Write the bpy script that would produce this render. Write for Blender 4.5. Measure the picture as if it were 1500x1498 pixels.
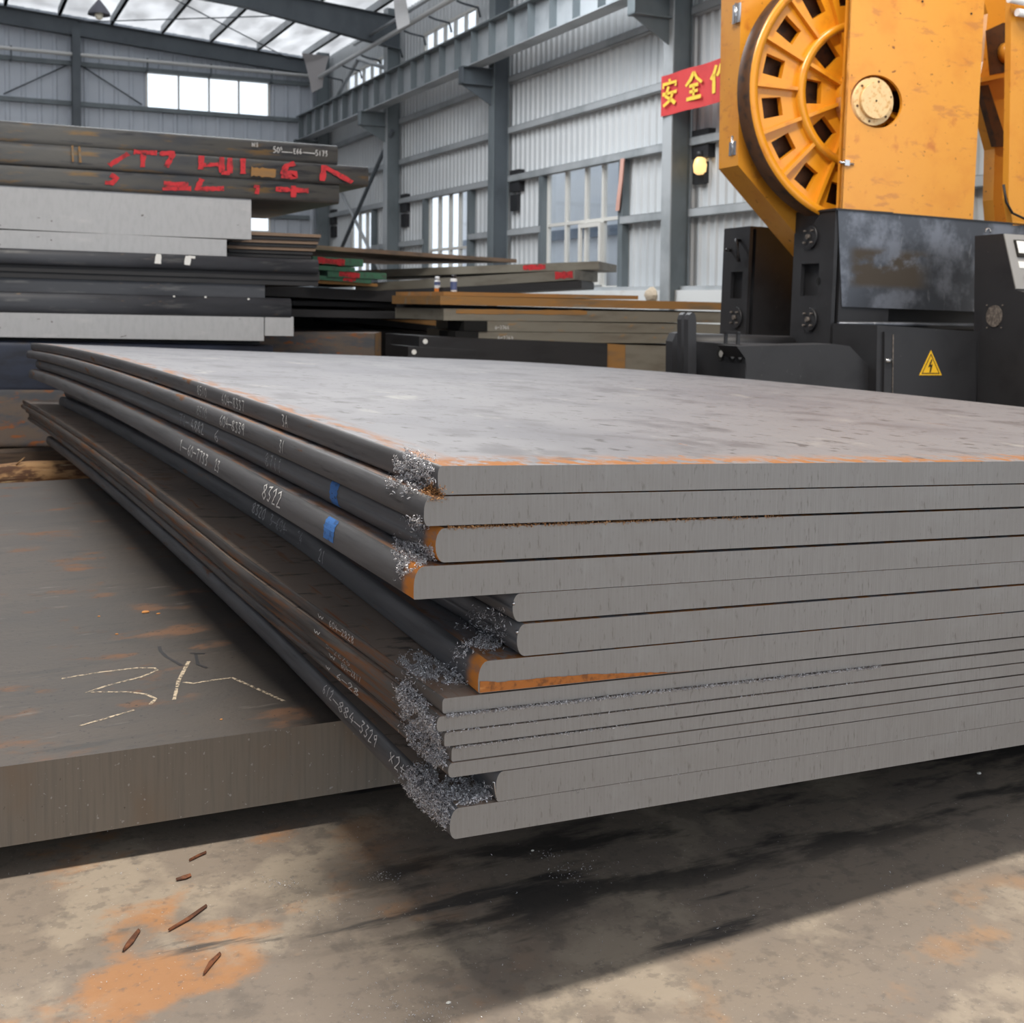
import bpy, math, random
import numpy as np
from mathutils import Matrix, Vector
from mathutils.bvhtree import BVHTree
random.seed(7)
sc = bpy.context.scene
for o in list(bpy.data.objects): bpy.data.objects.remove(o)
COL = sc.collection

# ------------------------------------------------------------------ camera
FPX, HOR, PITCH, YAW, ROLL, H = 1750., 440., math.radians(3.2), math.radians(27.3), .01, 1.33
CX, CY = 750., HOR + FPX*math.tan(PITCH)
A = np.array
F0 = A([math.sin(YAW), math.cos(YAW), 0]); R0 = A([math.cos(YAW), -math.sin(YAW), 0]); UP = A([0, 0, 1.])
FW = F0*math.cos(PITCH) - UP*math.sin(PITCH); U0 = F0*math.sin(PITCH) + UP*math.cos(PITCH)
RT = R0*math.cos(ROLL) + U0*math.sin(ROLL); UC = U0*math.cos(ROLL) - R0*math.sin(ROLL)
CAM = A([0, 0, H])
cd = bpy.data.cameras.new('camera'); cam = bpy.data.objects.new('camera', cd); COL.objects.link(cam)
cam.matrix_world = Matrix(((RT[0], UC[0], -FW[0], 0), (RT[1], UC[1], -FW[1], 0), (RT[2], UC[2], -FW[2], H), (0, 0, 0, 1)))
cd.sensor_width = 36; cd.sensor_fit = 'HORIZONTAL'; cd.lens = FPX/1500*36
cd.shift_x = 0; cd.shift_y = -(749 - CY)/1500
cd.clip_start = .05; cd.clip_end = 300
cd.dof.use_dof = True; cd.dof.focus_distance = 2.7; cd.dof.aperture_fstop = 8
sc.camera = cam

# ------------------------------------------------------------------ light
w = bpy.data.worlds.new('world'); sc.world = w; w.use_nodes = True
w.node_tree.nodes['Background'].inputs[0].default_value = (.86, .93, 1, 1)
w.node_tree.nodes['Background'].inputs[1].default_value = 1.7

def area(name, loc, size, size_y, power, color, rot):
    l = bpy.data.lights.new(name, 'AREA'); l.shape = 'RECTANGLE'; l.size = size; l.size_y = size_y; l.energy = power; l.color = color
    o = bpy.data.objects.new(name, l); COL.objects.link(o); o.location = loc; o.rotation_euler = rot
    return o
# narrow roof light almost straight above the stack (throws the crisp shadow on the floor in front)
area('roof_light_strip', (1.0, 2.95, 8.2), 3.4, .22, 900, (1, .93, .82), (0, 0, 0))
# unseen fill lamps added under the roof to brighten hall and saw
area('hall_fill_light', (4.5, 15, 7.9), 8, 2.0, 900, (.93, .97, 1), (0, 0, 0))
area('saw_fill_light', (6.0, 4.2, 7.9), 2.5, 1.5, 260, (1, .95, .88), (0, 0, 0))
sc.view_settings.view_transform = 'Standard'; sc.view_settings.look = 'None'
sc.view_settings.gamma = 1; sc.view_settings.use_curve_mapping = False
sc.view_settings.exposure = 0.0

# ------------------------------------------------------------------ helpers
def ray(x, y): return FW + (x-CX)/FPX*RT - (y-CY)/FPX*UC
class Frame:
    def __init__(s, o, yaw, tilt=0):
        t = math.radians(27.3 - yaw); k = math.radians(tilt)
        ex0 = A([math.cos(t), -math.sin(t), 0]); s.ey = A([math.sin(t), math.cos(t), 0])
        s.ex = ex0*math.cos(k) - UP*math.sin(k); s.ez = UP*math.cos(k) + ex0*math.sin(k)
        s.o = A(o, float); s.M = A([s.ex, s.ey, s.ez])
        s.mw = Matrix([[s.ex[i], s.ey[i], s.ez[i], s.o[i]] for i in range(3)] + [[0, 0, 0, 1]])
    def px(s, x, y, ax, val):
        d = s.M @ ray(x, y); c = s.M @ (CAM - s.o)
        return c + d*(val - c[ax])/d[ax]
    def w(s, p): return s.o + A(p) @ s.M
W = Frame((0, 0, 0), 27.3)
B = Frame((0, 0, 0), 25.5)

def lin(c): return tuple(((v/255)/12.92 if v/255 <= .04045 else ((v/255+.055)/1.055)**2.4) for v in c) + (1,)

def mat(name, base, rough=.6, metal=0., layers=(), bump=None, spec=.5, emit=None, trans=0, coat=0, alpha=None):
    """layers: (scale xyz, detail, lo, hi, colour[, rough, axis limit]) mixed over the base by object-space noise"""
    m = bpy.data.materials.new(name); m.use_nodes = True; nt = m.node_tree; N = nt.nodes; Lk = nt.links
    b = N['Principled BSDF']; b.inputs['Roughness'].default_value = rough; b.inputs['Metallic'].default_value = metal
    b.inputs['Specular IOR Level'].default_value = spec
    base = lin(base); b.inputs['Base Color'].default_value = base
    if emit: b.inputs['Emission Color'].default_value = lin(emit[0]); b.inputs['Emission Strength'].default_value = emit[1]
    if trans: b.inputs['Transmission Weight'].default_value = trans
    if coat: b.inputs['Coat Weight'].default_value = coat; b.inputs['Coat Roughness'].default_value = .15
    if not layers and not bump and not alpha: return m
    tc = N.new('ShaderNodeTexCoord')
    def noise(sca, det, seed=0, r=.6):
        mp = N.new('ShaderNodeMapping'); mp.inputs['Scale'].default_value = sca; mp.inputs['Location'].default_value = (seed*3.7, seed*1.9, seed*5.3)
        Lk.new(tc.outputs['Object'], mp.inputs[0])
        n = N.new('ShaderNodeTexNoise'); n.inputs['Scale'].default_value = 1; n.inputs['Detail'].default_value = det; n.inputs['Roughness'].default_value = r
        Lk.new(mp.outputs[0], n.inputs['Vector']); return n.outputs['Fac']
    def ramp(src, lo, hi):
        r = N.new('ShaderNodeMapRange'); r.interpolation_type = 'SMOOTHSTEP'
        r.inputs['From Min'].default_value = lo; r.inputs['From Max'].default_value = hi; Lk.new(src, r.inputs[0]); return r.outputs[0]
    col = None; rgh = None
    for i, ly in enumerate(layers):
        sca, det, lo, hi, c = ly[:5]; extra = ly[5] if len(ly) > 5 else {}
        fac = ramp(noise(sca, det, i+1+extra.get('seed', 0)), lo, hi)
        for (ax, e0, e1) in extra.get('lim', ()):
            sp = N.new('ShaderNodeSeparateXYZ'); Lk.new(tc.outputs['Object'], sp.inputs[0])
            mu = N.new('ShaderNodeMath'); mu.operation = 'MULTIPLY'; Lk.new(fac, mu.inputs[0]); Lk.new(ramp(sp.outputs[ax], e0, e1), mu.inputs[1]); fac = mu.outputs[0]
        if 'amt' in extra:
            mu = N.new('ShaderNodeMath'); mu.operation = 'MULTIPLY'; Lk.new(fac, mu.inputs[0]); mu.inputs[1].default_value = extra['amt']; fac = mu.outputs[0]
        mx = N.new('ShaderNodeMix'); mx.data_type = 'RGBA'; Lk.new(fac, mx.inputs['Factor'])
        if col: Lk.new(col, mx.inputs['A'])
        else: mx.inputs['A'].default_value = base
        mx.inputs['B'].default_value = lin(c); col = mx.outputs['Result']
        if 'rough' in extra:
            mr = N.new('ShaderNodeMix'); mr.data_type = 'FLOAT'; Lk.new(fac, mr.inputs['Factor'])
            if rgh: Lk.new(rgh, mr.inputs['A'])
            else: mr.inputs['A'].default_value = rough
            mr.inputs['B'].default_value = extra['rough']; rgh = mr.outputs['Result']
    if col: Lk.new(col, b.inputs['Base Color'])
    if rgh: Lk.new(rgh, b.inputs['Roughness'])
    if alpha: Lk.new(ramp(noise(alpha[0], 4, 21), alpha[1], alpha[2]), b.inputs['Alpha'])
    if bump:
        bp = N.new('ShaderNodeBump'); bp.inputs['Strength'].default_value = bump[1]; bp.inputs['Distance'].default_value = bump[2]
        Lk.new(noise(bump[0], 4, 9), bp.inputs['Height']); Lk.new(bp.outputs[0], b.inputs['Normal'])
    return m

RUST = (168, 98, 42); RUSTD = (104, 64, 40)
M = {}
M['mill_top'] = mat('mill_scale_top', (122, 122, 127), .5, .25, [
    ((1.2, .8, 1), 5, .45, .75, (106, 106, 113)), ((5, 4, 1), 7, .5, .68, (98, 97, 102)), ((16, 12, 1), 7, .58, .68, (78, 77, 80)), ((5, 2.5, 1), 6, .6, .74, (144, 143, 143)), ((45, 25, 1), 6, .6, .7, (88, 86, 88)),
    ((24, 16, 1), 7, .42, .56, (146, 96, 50), {'lim': ((1, .17, .02),), 'rough': .85}),
    ((30, 5, 1), 6, .40, .62, (150, 110, 82), {'lim': ((0, .10, .03),), 'amt': .8, 'rough': .85}),
    ((9, 4, 1), 7, .66, .72, (150, 98, 52), {'lim': ((1, 1.1, .2),), 'rough': .85})], bump=((40, 20, 40), .15, .002))
M['mill_low'] = mat('mill_scale_brown', (152, 137, 126), .62, .15, [
    ((2, .8, 1), 5, .4, .7, (126, 117, 111)), ((10, 24, 1), 6, .54, .68, (84, 79, 77)), ((22, 9, 1), 6, .6, .7, (156, 128, 110)), ((40, 3, 1), 6, .58, .72, (150, 96, 64), {'lim': ((0, .14, .02),)}),
    ((5, 3, 1), 6, .6, .75, (132, 104, 86))], bump=((40, 20, 40), .2, .002))
M['mill_edge'] = mat('mill_scale_edge', (92, 92, 95), .5, .2, [
    ((40, 2.0, 40), 5, .45, .7, (72, 73, 76)), ((8, 1.3, 12), 5, .62, .74, (114, 114, 115)),
    ((12, 3.5, 25), 6, .64, .72, (112, 78, 52), {'rough': .8}), ((25, 6, 60), 4, .6, .8, (44, 44, 47))], bump=((60, 15, 90), .25, .002))
M['mill_rust'] = mat('mill_scale_rusty_edge', (90, 85, 82), .6, .15, [
    ((40, 2.0, 40), 5, .45, .7, (56, 54, 55)), ((12, 2.2, 30), 6, .5, .66, (126, 84, 52), {'rough': .85}),
    ((25, 6, 60), 4, .6, .8, (46, 45, 46))], bump=((60, 15, 90), .25, .002))
CUT = [((170, 2, 6), 5, .35, .75, (151, 149, 147)), ((260, 2, 12), 5, .56, .78, (116, 113, 110), {'amt': .65}), ((90, 4, 22), 6, .6, .72, (94, 89, 84), {'amt': .6}), ((330, 4, 40), 4, .62, .74, (90, 86, 83), {'amt': .55}), ((14, 4, 30), 6, .66, .76, (118, 98, 82), {'amt': .5}), ((7, 4, 9), 5, .55, .75, (154, 153, 152), {'amt': .6}),
       ((2, 1, 3), 3, .4, .7, (136, 132, 128), {'amt': .6})]
M['cut'] = mat('saw_cut_steel', (143, 140, 138), .48, .3, CUT, bump=((240, 4, 8), .08, .001))
M['rust_band'] = mat('fresh_rust_stain', (172, 104, 46), .85, 0, [((60, 10, 60), 5, .45, .65, (126, 78, 40)), ((25, 10, 80), 5, .6, .75, (196, 130, 70))])
M['edge_fresh_rust'] = mat('edge_with_fresh_rust', (94, 94, 97), .55, .2, [
    ((40, 2.0, 40), 5, .45, .7, (74, 75, 78)), ((9, 3, 20), 6, .63, .72, (118, 84, 58)), ((8, 1.3, 12), 5, .62, .74, (114, 114, 115)), ((20, 8, 25), 5, .25, .5, (190, 120, 50), {'lim': ((1, .07, .03),), 'rough': .85})], bump=((60, 15, 90), .25, .002))
M['slab_top'] = mat('slab_top', (74, 67, 62), .6, .1, [
    ((.8, 1.5, 1), 5, .4, .7, (63, 59, 57)), ((3, 14, 1), 6, .54, .7, (58, 55, 53)), ((4, 6, 1), 7, .54, .68, (108, 80, 62), {'rough': .8}),
    ((60, 60, 1), 3, .64, .72, (40, 38, 38)), ((22, 30, 1), 6, .56, .7, (62, 58, 56)), ((5, 26, 1), 6, .62, .74, (100, 94, 90))], bump=((50, 50, 50), .3, .003))
M['slab_cut'] = mat('slab_cut_face', (122, 113, 102), .55, .15, [
    ((120, 2, 4), 4, .4, .75, (110, 103, 94)), ((5, 1, 2), 4, .5, .75, (120, 104, 88)), ((90, 1, 90), 1, .72, .76, (150, 146, 140)), ((70, 1, 50), 4, .7, .78, (64, 58, 52))],
    bump=((150, 4, 20), .1, .001))
M['chip'] = mat('steel_shaving', (222, 222, 226), .38, .4, [((300, 300, 300), 2, .4, .6, (140, 140, 146))])
M['chip_rust'] = mat('rusty_shaving', (196, 150, 100), .6, .2, [((300, 300, 300), 2, .4, .6, (140, 96, 60))])
M['chalk'] = mat('chalk', (206, 206, 206), .9, alpha=((220, 120, 220), .28, .42))
M['chalk_dim'] = mat('chalk_faint', (170, 172, 174), .9, alpha=((220, 120, 220), .36, .52))
M['chalk_slab'] = mat('chalk_on_slab', (182, 168, 148), .9, alpha=((90, 90, 90), .36, .6))
M['blue'] = mat('blue_paint', (64, 118, 190), .7, 0, [((60, 40, 60), 3, .5, .7, (52, 88, 140))], alpha=((90, 40, 90), .26, .42))
M['red'] = mat('red_spray_paint', (196, 44, 52), .75, 0, [((14, 14, 14), 4, .45, .75, (124, 38, 44))], alpha=((14, 14, 14), .27, .45))
M['green'] = mat('green_paint', (62, 112, 88), .75, 0, [((14, 14, 14), 4, .45, .7, (70, 84, 76))])
M['tape'] = mat('white_marking', (222, 222, 220), .7)
M['floor'] = mat('concrete_floor', (134, 122, 109), .75, 0, [
    ((.9, .9, 1), 5, .38, .68, (122, 112, 103)), ((2.6, 2.2, 1), 7, .52, .62, (160, 148, 132), {'amt': .7}), ((9, 9, 1), 7, .56, .68, (92, 86, 81), {'amt': .5}), ((22, 22, 1), 8, .54, .64, (100, 92, 85), {'amt': .45}),
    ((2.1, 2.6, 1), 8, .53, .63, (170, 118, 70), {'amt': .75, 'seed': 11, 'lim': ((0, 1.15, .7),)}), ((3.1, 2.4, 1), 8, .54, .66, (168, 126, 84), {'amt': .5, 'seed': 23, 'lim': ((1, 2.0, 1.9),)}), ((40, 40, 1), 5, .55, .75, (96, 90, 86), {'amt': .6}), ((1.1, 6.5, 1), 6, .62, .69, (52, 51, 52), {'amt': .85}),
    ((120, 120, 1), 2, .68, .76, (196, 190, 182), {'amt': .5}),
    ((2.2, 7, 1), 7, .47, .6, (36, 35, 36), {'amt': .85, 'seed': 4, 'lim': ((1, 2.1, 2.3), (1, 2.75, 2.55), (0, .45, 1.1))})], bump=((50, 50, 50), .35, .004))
M['clad'] = mat('wall_sheet_paint', (204, 207, 209), .4, .05, [((.6, .6, .5), 4, .4, .7, (194, 198, 201)), ((5, 5, .4), 4, .6, .8, (212, 214, 215))])
M['clad_end'] = mat('end_wall_sheet_paint', (190, 196, 205), .5, .05, [((.6, .6, .5), 4, .4, .7, (180, 187, 197))])
M['frame_grey'] = mat('grey_steel_frame', (112, 120, 124), .5, .1, [((2, 2, 1.2), 4, .4, .7, (98, 106, 110))])
M['frame_dark'] = mat('dark_grey_steel_frame', (84, 91, 97), .5, .1, [((2, 2, 1.2), 4, .4, .7, (74, 80, 86))])
M['girt'] = mat('girt_paint', (176, 180, 183), .45, .1, [((3, 1, 1), 4, .4, .7, (146, 151, 154))])
M['beamweb'] = mat('crane_beam_paint', (172, 177, 181), .42, .1, [((1, 1, 1), 4, .4, .7, (138, 144, 149))])
M['roof'] = mat('roof_insulation', (226, 222, 220), .7, 0, [((2, .7, 1), 4, .4, .7, (206, 202, 202))], bump=((1.2, .9, 1), .5, .12))
def translucent(name, col, fac):
    m = bpy.data.materials.new(name); m.use_nodes = True; nt = m.node_tree; N = nt.nodes; b = N['Principled BSDF']; b.inputs['Base Color'].default_value = lin(col); b.inputs['Roughness'].default_value = .7
    tr = N.new('ShaderNodeBsdfTranslucent'); tr.inputs[0].default_value = lin(col); mx = N.new('ShaderNodeMixShader')
    tc = N.new('ShaderNodeTexCoord'); mp = N.new('ShaderNodeMapping'); mp.inputs['Scale'].default_value = (1.6, .5, 1); nz = N.new('ShaderNodeTexNoise'); nz.inputs['Scale'].default_value = 1; nz.inputs['Detail'].default_value = 3
    rg = N.new('ShaderNodeMapRange'); rg.inputs['From Min'].default_value = .35; rg.inputs['From Max'].default_value = .68; rg.inputs['To Min'].default_value = fac*.6; rg.inputs['To Max'].default_value = fac*1.35
    nt.links.new(tc.outputs['Object'], mp.inputs[0]); nt.links.new(mp.outputs[0], nz.inputs['Vector']); nt.links.new(nz.outputs['Fac'], rg.inputs[0]); nt.links.new(rg.outputs[0], mx.inputs[0])
    nt.links.new(b.outputs[0], mx.inputs[1]); nt.links.new(tr.outputs[0], mx.inputs[2]); nt.links.new(mx.outputs[0], N['Material Output'].inputs[0]); return m
M['roof_light'] = translucent('translucent_roof_sheet', (236, 232, 230), .62)
M['flap'] = mat('torn_insulation_grey', (176, 172, 172), .7); M['flap_white'] = mat('torn_insulation_white', (246, 246, 246), .7)
M['dado'] = mat('white_rendered_wall', (222, 224, 224), .8, 0, [((2, 2, 5), 4, .55, .75, (204, 200, 196))])
M['mortar'] = mat('beige_mortar', (198, 182, 160), .9)
M['wframe'] = mat('white_window_frame', (214, 212, 206), .5)
M['glass'] = mat('window_glass', (248, 251, 255), .02, 0, trans=1)
M['outside'] = mat('neighbour_hall_wall', (236, 238, 240), .7, 0, [((1, .5, 1), 3, .4, .7, (222, 226, 232))])
M['outside_band'] = mat('neighbour_hall_band', (110, 122, 138), .7)
M['outside_bright'] = mat('bright_patch_white', (225, 225, 222), .8)  # white for the blown-out daylight patches outside
M['pipe'] = mat('white_pipe', (208, 208, 206), .4)
M['yellow'] = mat('orange_machine_paint', (226, 154, 52), .34, 0, [
    ((2.5, 2.5, 2.5), 5, .45, .7, (218, 142, 44)), ((18, 18, 24), 6, .66, .72, (134, 78, 34), {'rough': .6}), ((5, 5, 5), 6, .6, .74, (198, 118, 42)), ((3, 3, 9), 7, .6, .68, (186, 116, 56), {'amt': .6}), ((45, 45, 45), 5, .68, .74, (112, 66, 34), {'amt': .8})], coat=.25)
M['yellow_in'] = mat('orange_wheel_paint', (222, 146, 30), .3, 0, [((8, 8, 8), 5, .5, .75, (204, 124, 28)), ((30, 30, 30), 5, .68, .75, (120, 70, 30))], coat=.2)
M['rim'] = mat('worn_wheel_rim', (92, 62, 40), .5, .3, [((12, 12, 12), 5, .45, .7, (58, 46, 40))])
M['cap'] = mat('worn_hub_cap', (234, 200, 148), .4, .1, [((30, 30, 30), 5, .5, .7, (206, 152, 84))])
M['black'] = mat('black_machine_paint', (44, 44, 47), .5, .1, [((4, 4, 4), 5, .45, .75, (34, 34, 37)), ((40, 40, 40), 5, .68, .74, (78, 76, 76))])
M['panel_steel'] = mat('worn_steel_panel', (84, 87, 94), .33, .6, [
    ((3.2, 1, 3), 5, .44, .62, (128, 132, 142), {'rough': .42}), ((30, 1, 5), 4, .62, .8, (150, 152, 158)), ((2.6, 1, 4.2), 5, .3, .42, (84, 76, 68), {'lim': ((2, -.25, -.31), (2, -.58, -.52), (0, .1, .2), (0, .9, .7)), 'rough': .7})])  # the boxed brown layer is a reflection painted into the colour
M['console'] = mat('grey_console', (150, 148, 146), .5); M['meter'] = mat('meter_face', (236, 236, 232), .4)
M['chrome'] = mat('bright_metal', (196, 196, 198), .2, .9); M['dark'] = mat('dark_hole', (12, 12, 13), .9)
M['fan'] = mat('dusty_fan_grille', (112, 104, 98), .8, 0, [((60, 60, 60), 3, .4, .6, (76, 70, 66))])
M['warn'] = mat('warning_yellow', (238, 186, 30), .5); M['warn_black'] = mat('warning_black', (28, 24, 16), .6)
M['banner'] = mat('red_banner_cloth', (202, 62, 62), .75, 0, [((2, 2, 2), 3, .4, .7, (186, 52, 54))]); M['banner_yellow'] = mat('banner_yellow', (236, 200, 70), .7)
M['lampshade'] = mat('lamp_shade', (96, 96, 104), .35, .5); M['lampglow'] = mat('lamp_bulb', (236, 232, 214), .3)
M['amber'] = mat('amber_lamp', (250, 200, 110), .4, emit=((255, 214, 150), 1.1))
M['wood'] = mat('split_log', (168, 132, 92), .8, 0, [((3, 30, 30), 5, .4, .65, (120, 84, 54)), ((5, 14, 14), 5, .48, .6, (84, 56, 38)), ((3, 50, 50), 4, .6, .75, (206, 184, 146))], bump=((3, 40, 40), .6, .008))
M['wood_dark'] = mat('old_timber', (92, 76, 64), .85, 0, [((3, 30, 30), 5, .4, .65, (66, 55, 48))])
M['dk_plate'] = mat('dark_plate_steel', (66, 68, 74), .5, .2, [((1.2, 3, 8), 5, .42, .7, (50, 52, 58)), ((3, 3, 20), 5, .56, .72, (92, 93, 95)), ((4, 4, 26), 6, .66, .74, (116, 98, 80))], bump=((20, 20, 30), .2, .004))
M['dk_plate2'] = mat('brownish_plate_steel', (88, 87, 85), .55, .15, [((1.2, 3, 8), 5, .42, .7, (70, 73, 79)), ((2.5, 3, 14), 6, .56, .7, (122, 98, 66)), ((3, 3, 26), 6, .55, .7, (54, 56, 61)), ((1, 3, 5), 4, .6, .75, (104, 98, 88))], bump=((20, 20, 30), .2, .004))
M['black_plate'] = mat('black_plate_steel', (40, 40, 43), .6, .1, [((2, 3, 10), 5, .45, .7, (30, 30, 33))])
M['bright_block'] = mat('milled_block', (172, 173, 176), .5, .15, [((26, 4, 9), 5, .4, .7, (165, 166, 169)), ((10, 10, 22), 7, .67, .71, (92, 86, 82)), ((3, 3, 8), 5, .55, .75, (180, 180, 182))])
M['blue_slab'] = mat('blue_black_slab', (50, 56, 72), .5, .2, [((2, 3, 6), 5, .4, .65, (38, 40, 48)), ((4, 4, 9), 5, .62, .74, (70, 62, 58))])
M['rust_slab'] = mat('rusty_slab', (106, 94, 86), .7, .1, [((3, 3, 9), 5, .42, .62, (82, 84, 90)), ((6, 6, 16), 6, .55, .68, (142, 88, 52))], bump=((20, 20, 30), .3, .006))
M['rust_plate'] = mat('rusty_plate', (150, 110, 62), .75, .05, [((1.5, 3, 8), 5, .45, .68, (122, 100, 74)), ((4, 3, 12), 5, .6, .74, (168, 114, 48)), ((1, 3, 4), 4, .58, .72, (128, 124, 112))])
M['grey_plate'] = mat('grey_plate', (124, 120, 110), .65, .1, [((1.5, 3, 8), 5, .45, .68, (108, 102, 92)), ((3, 3, 8), 5, .62, .72, (160, 118, 60), {'amt': .7})])
M['thin_brown'] = mat('thin_brown_plate', (134, 112, 94), .65, .1, [((1.5, 3, 8), 5, .45, .68, (104, 92, 82))])
M['can'] = mat('spray_can_white', (226, 228, 232), .35); M['can_label'] = mat('spray_can_label', (226, 130, 50), .4); M['can_blue'] = mat('spray_can_blue', (86, 98, 140), .4); M['can_black'] = mat('spray_can_cap', (28, 28, 34), .4)
M['leaf'] = mat('dry_leaf', (120, 72, 44), .8, 0, [((40, 40, 40), 3, .4, .6, (84, 52, 36))]); M['pebble'] = mat('white_pebble', (214, 212, 206), .8); M['flake'] = mat('rust_flake', (186, 128, 72), .85)
M['cloth_pink'] = mat('faded_pink_cloth', (206, 160, 146), .8)
M['cable'] = mat('black_cable', (24, 22, 22), .5)

class MB:
    def __init__(s): s.v = []; s.f = []; s.m = []; s.sm = []
    def quadmesh(s, vs, fs, mi=0, smooth=False):
        o = len(s.v); s.v += [tuple(map(float, p)) for p in vs]; s.f += [tuple(o+i for i in f) for f in fs]; s.m += [mi]*len(fs); s.sm += [smooth]*len(fs); return s
    def box(s, a, b, mi=0):
        (x0, y0, z0), (x1, y1, z1) = a, b
        return s.quadmesh([(x0, y0, z0), (x1, y0, z0), (x1, y1, z0), (x0, y1, z0), (x0, y0, z1), (x1, y0, z1), (x1, y1, z1), (x0, y1, z1)],
            [(3, 2, 1, 0), (4, 5, 6, 7), (0, 1, 5, 4), (1, 2, 6, 5), (2, 3, 7, 6), (3, 0, 4, 7)], mi)
    def prism(s, pts, d, mi=0):
        """closed polygon (3D points) swept by vector d"""
        n = len(pts); P = [A(p, float) for p in pts]; Q = [p + A(d, float) for p in P]
        return s.quadmesh(P + Q, [tuple(range(n))[::-1], tuple(range(n, 2*n))] + [(i, (i+1) % n, n+(i+1) % n, n+i) for i in range(n)], mi)
    def tube(s, pts, r, n=10, mi=0, caps=True, smooth=True):
        P = [A(p, float) for p in pts]; rs = r if hasattr(r, '__len__') else [r]*len(P); vs = []; fs = []
        for i, p in enumerate(P):
            t = P[min(i+1, len(P)-1)] - P[max(i-1, 0)]; t /= max(np.linalg.norm(t), 1e-9)
            a = np.cross(t, (0, 0, 1)) if abs(t[2]) < .95 else np.cross(t, (1, 0, 0)); a /= np.linalg.norm(a); b = np.cross(t, a)
            vs += [p + rs[i]*(math.cos(2*math.pi*k/n)*a + math.sin(2*math.pi*k/n)*b) for k in range(n)]
        for i in range(len(P)-1): fs += [(i*n+k, (i+1)*n+k, (i+1)*n+(k+1) % n, i*n+(k+1) % n) for k in range(n)]
        s.quadmesh(vs, fs, mi, smooth)
        if caps:
            o = len(s.v) - len(vs); s.f += [tuple(o+k for k in range(n)), tuple(o+len(vs)-n+k for k in range(n))[::-1]]; s.m += [mi]*2; s.sm += [False]*2
        return s
    def build(s, name, mats, parent=None, fr=None, origin=None):
        me = bpy.data.meshes.new(name); v = A(s.v, float)
        if origin is not None: v = v - A(origin, float)
        me.from_pydata(v.tolist(), [], s.f)
        for m in (mats if isinstance(mats, (list, tuple)) else [mats]): me.materials.append(M[m] if isinstance(m, str) else m)
        me.polygons.foreach_set('material_index', s.m); me.polygons.foreach_set('use_smooth', s.sm)
        import bmesh
        bm = bmesh.new(); bm.from_mesh(me); bmesh.ops.recalc_face_normals(bm, faces=bm.faces); bm.to_mesh(me); bm.free(); me.update()
        ob = bpy.data.objects.new(name, me); COL.objects.link(ob)
        if parent is not None: ob.parent = parent
        mw = (fr.mw.copy() if fr else Matrix.Identity(4))
        if origin is not None: mw = mw @ Matrix.Translation(Vector([float(c) for c in origin]))
        ob.matrix_local = mw
        return ob
def tag(o, label=None, cat=None, group=None, kind=None):
    if label: o['label'] = label
    if cat: o['category'] = cat
    if group: o['group'] = group
    if kind: o['kind'] = kind
    return o
def empty(name, fr=None, loc=(0, 0, 0)):
    o = bpy.data.objects.new(name, None); COL.objects.link(o); o.empty_display_size = .1
    o.matrix_local = (fr.mw if fr else Matrix.Identity(4)) @ Matrix.Translation(Vector([float(c) for c in loc])); return o

# hand-chalked stroke alphabet in a 1 x 1 cell
G = {'0': [[(.5, 1), (.15, .8), (.1, .3), (.45, 0), (.85, .25), (.85, .75), (.5, 1)]], '1': [[(.4, .85), (.55, 1), (.5, 0)]],
 '2': [[(.1, .8), (.45, 1), (.85, .75), (.5, .35), (.1, .02), (.9, .05)]], '3': [[(.1, .95), (.8, .95), (.4, .6), (.85, .35), (.5, 0), (.1, .1)]],
 '4': [[(.45, 1), (.1, .4), (.9, .4)], [(.65, .75), (.6, 0)]], '5': [[(.85, 1), (.25, 1), (.2, .6), (.7, .6), (.85, .25), (.4, 0), (.1, .1)]],
 '6': [[(.7, 1), (.25, .6), (.15, .2), (.5, 0), (.85, .25), (.5, .5), (.2, .3)]], '7': [[(.1, .95), (.9, .97), (.45, 0)]],
 '8': [[(.5, .55), (.15, .8), (.5, 1), (.85, .8), (.5, .55), (.1, .25), (.5, 0), (.9, .25), (.5, .55)]], '9': [[(.85, .7), (.45, .55), (.15, .8), (.5, 1), (.85, .75), (.7, 0)]],
 'A': [[(.1, 0), (.5, 1), (.9, 0)], [(.25, .4), (.75, .4)]], 'B': [[(.15, 0), (.15, 1), (.7, .85), (.2, .55), (.85, .3), (.15, 0)]], 'E': [[(.85, 1), (.2, .95), (.15, .05), (.85, 0)], [(.2, .5), (.7, .5)]],
 'T': [[(0, 1), (1, 1)], [(.5, 1), (.45, 0)]], '-': [[(-.1, .5), (1.1, .5)]], 'x': [[(.1, .8), (.9, .1)], [(.85, .85), (.1, .05)]], '+': [[(.5, .85), (.5, .15)], [(.1, .5), (.9, .5)]],
 'N': [[(.1, 0), (.1, 1), (.85, 0), (.85, 1)]], 'S': [[(.85, .9), (.4, 1), (.2, .75), (.75, .4), (.6, .05), (.1, .1)]], 'w': [[(.05, .7), (.3, .2), (.5, .6), (.7, .2), (.95, .75)]], ' ': []}
def strokes(text, cw=1.15):
    out = []
    for i, c in enumerate(text):
        for st in G[c]: out.append([(i*cw + x + random.uniform(-.05, .05), y + random.uniform(-.05, .05)) for x, y in st])
    n = len(text)*cw - (cw-1)
    return [[(x/n, y) for x, y in st] for st in out]
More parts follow.
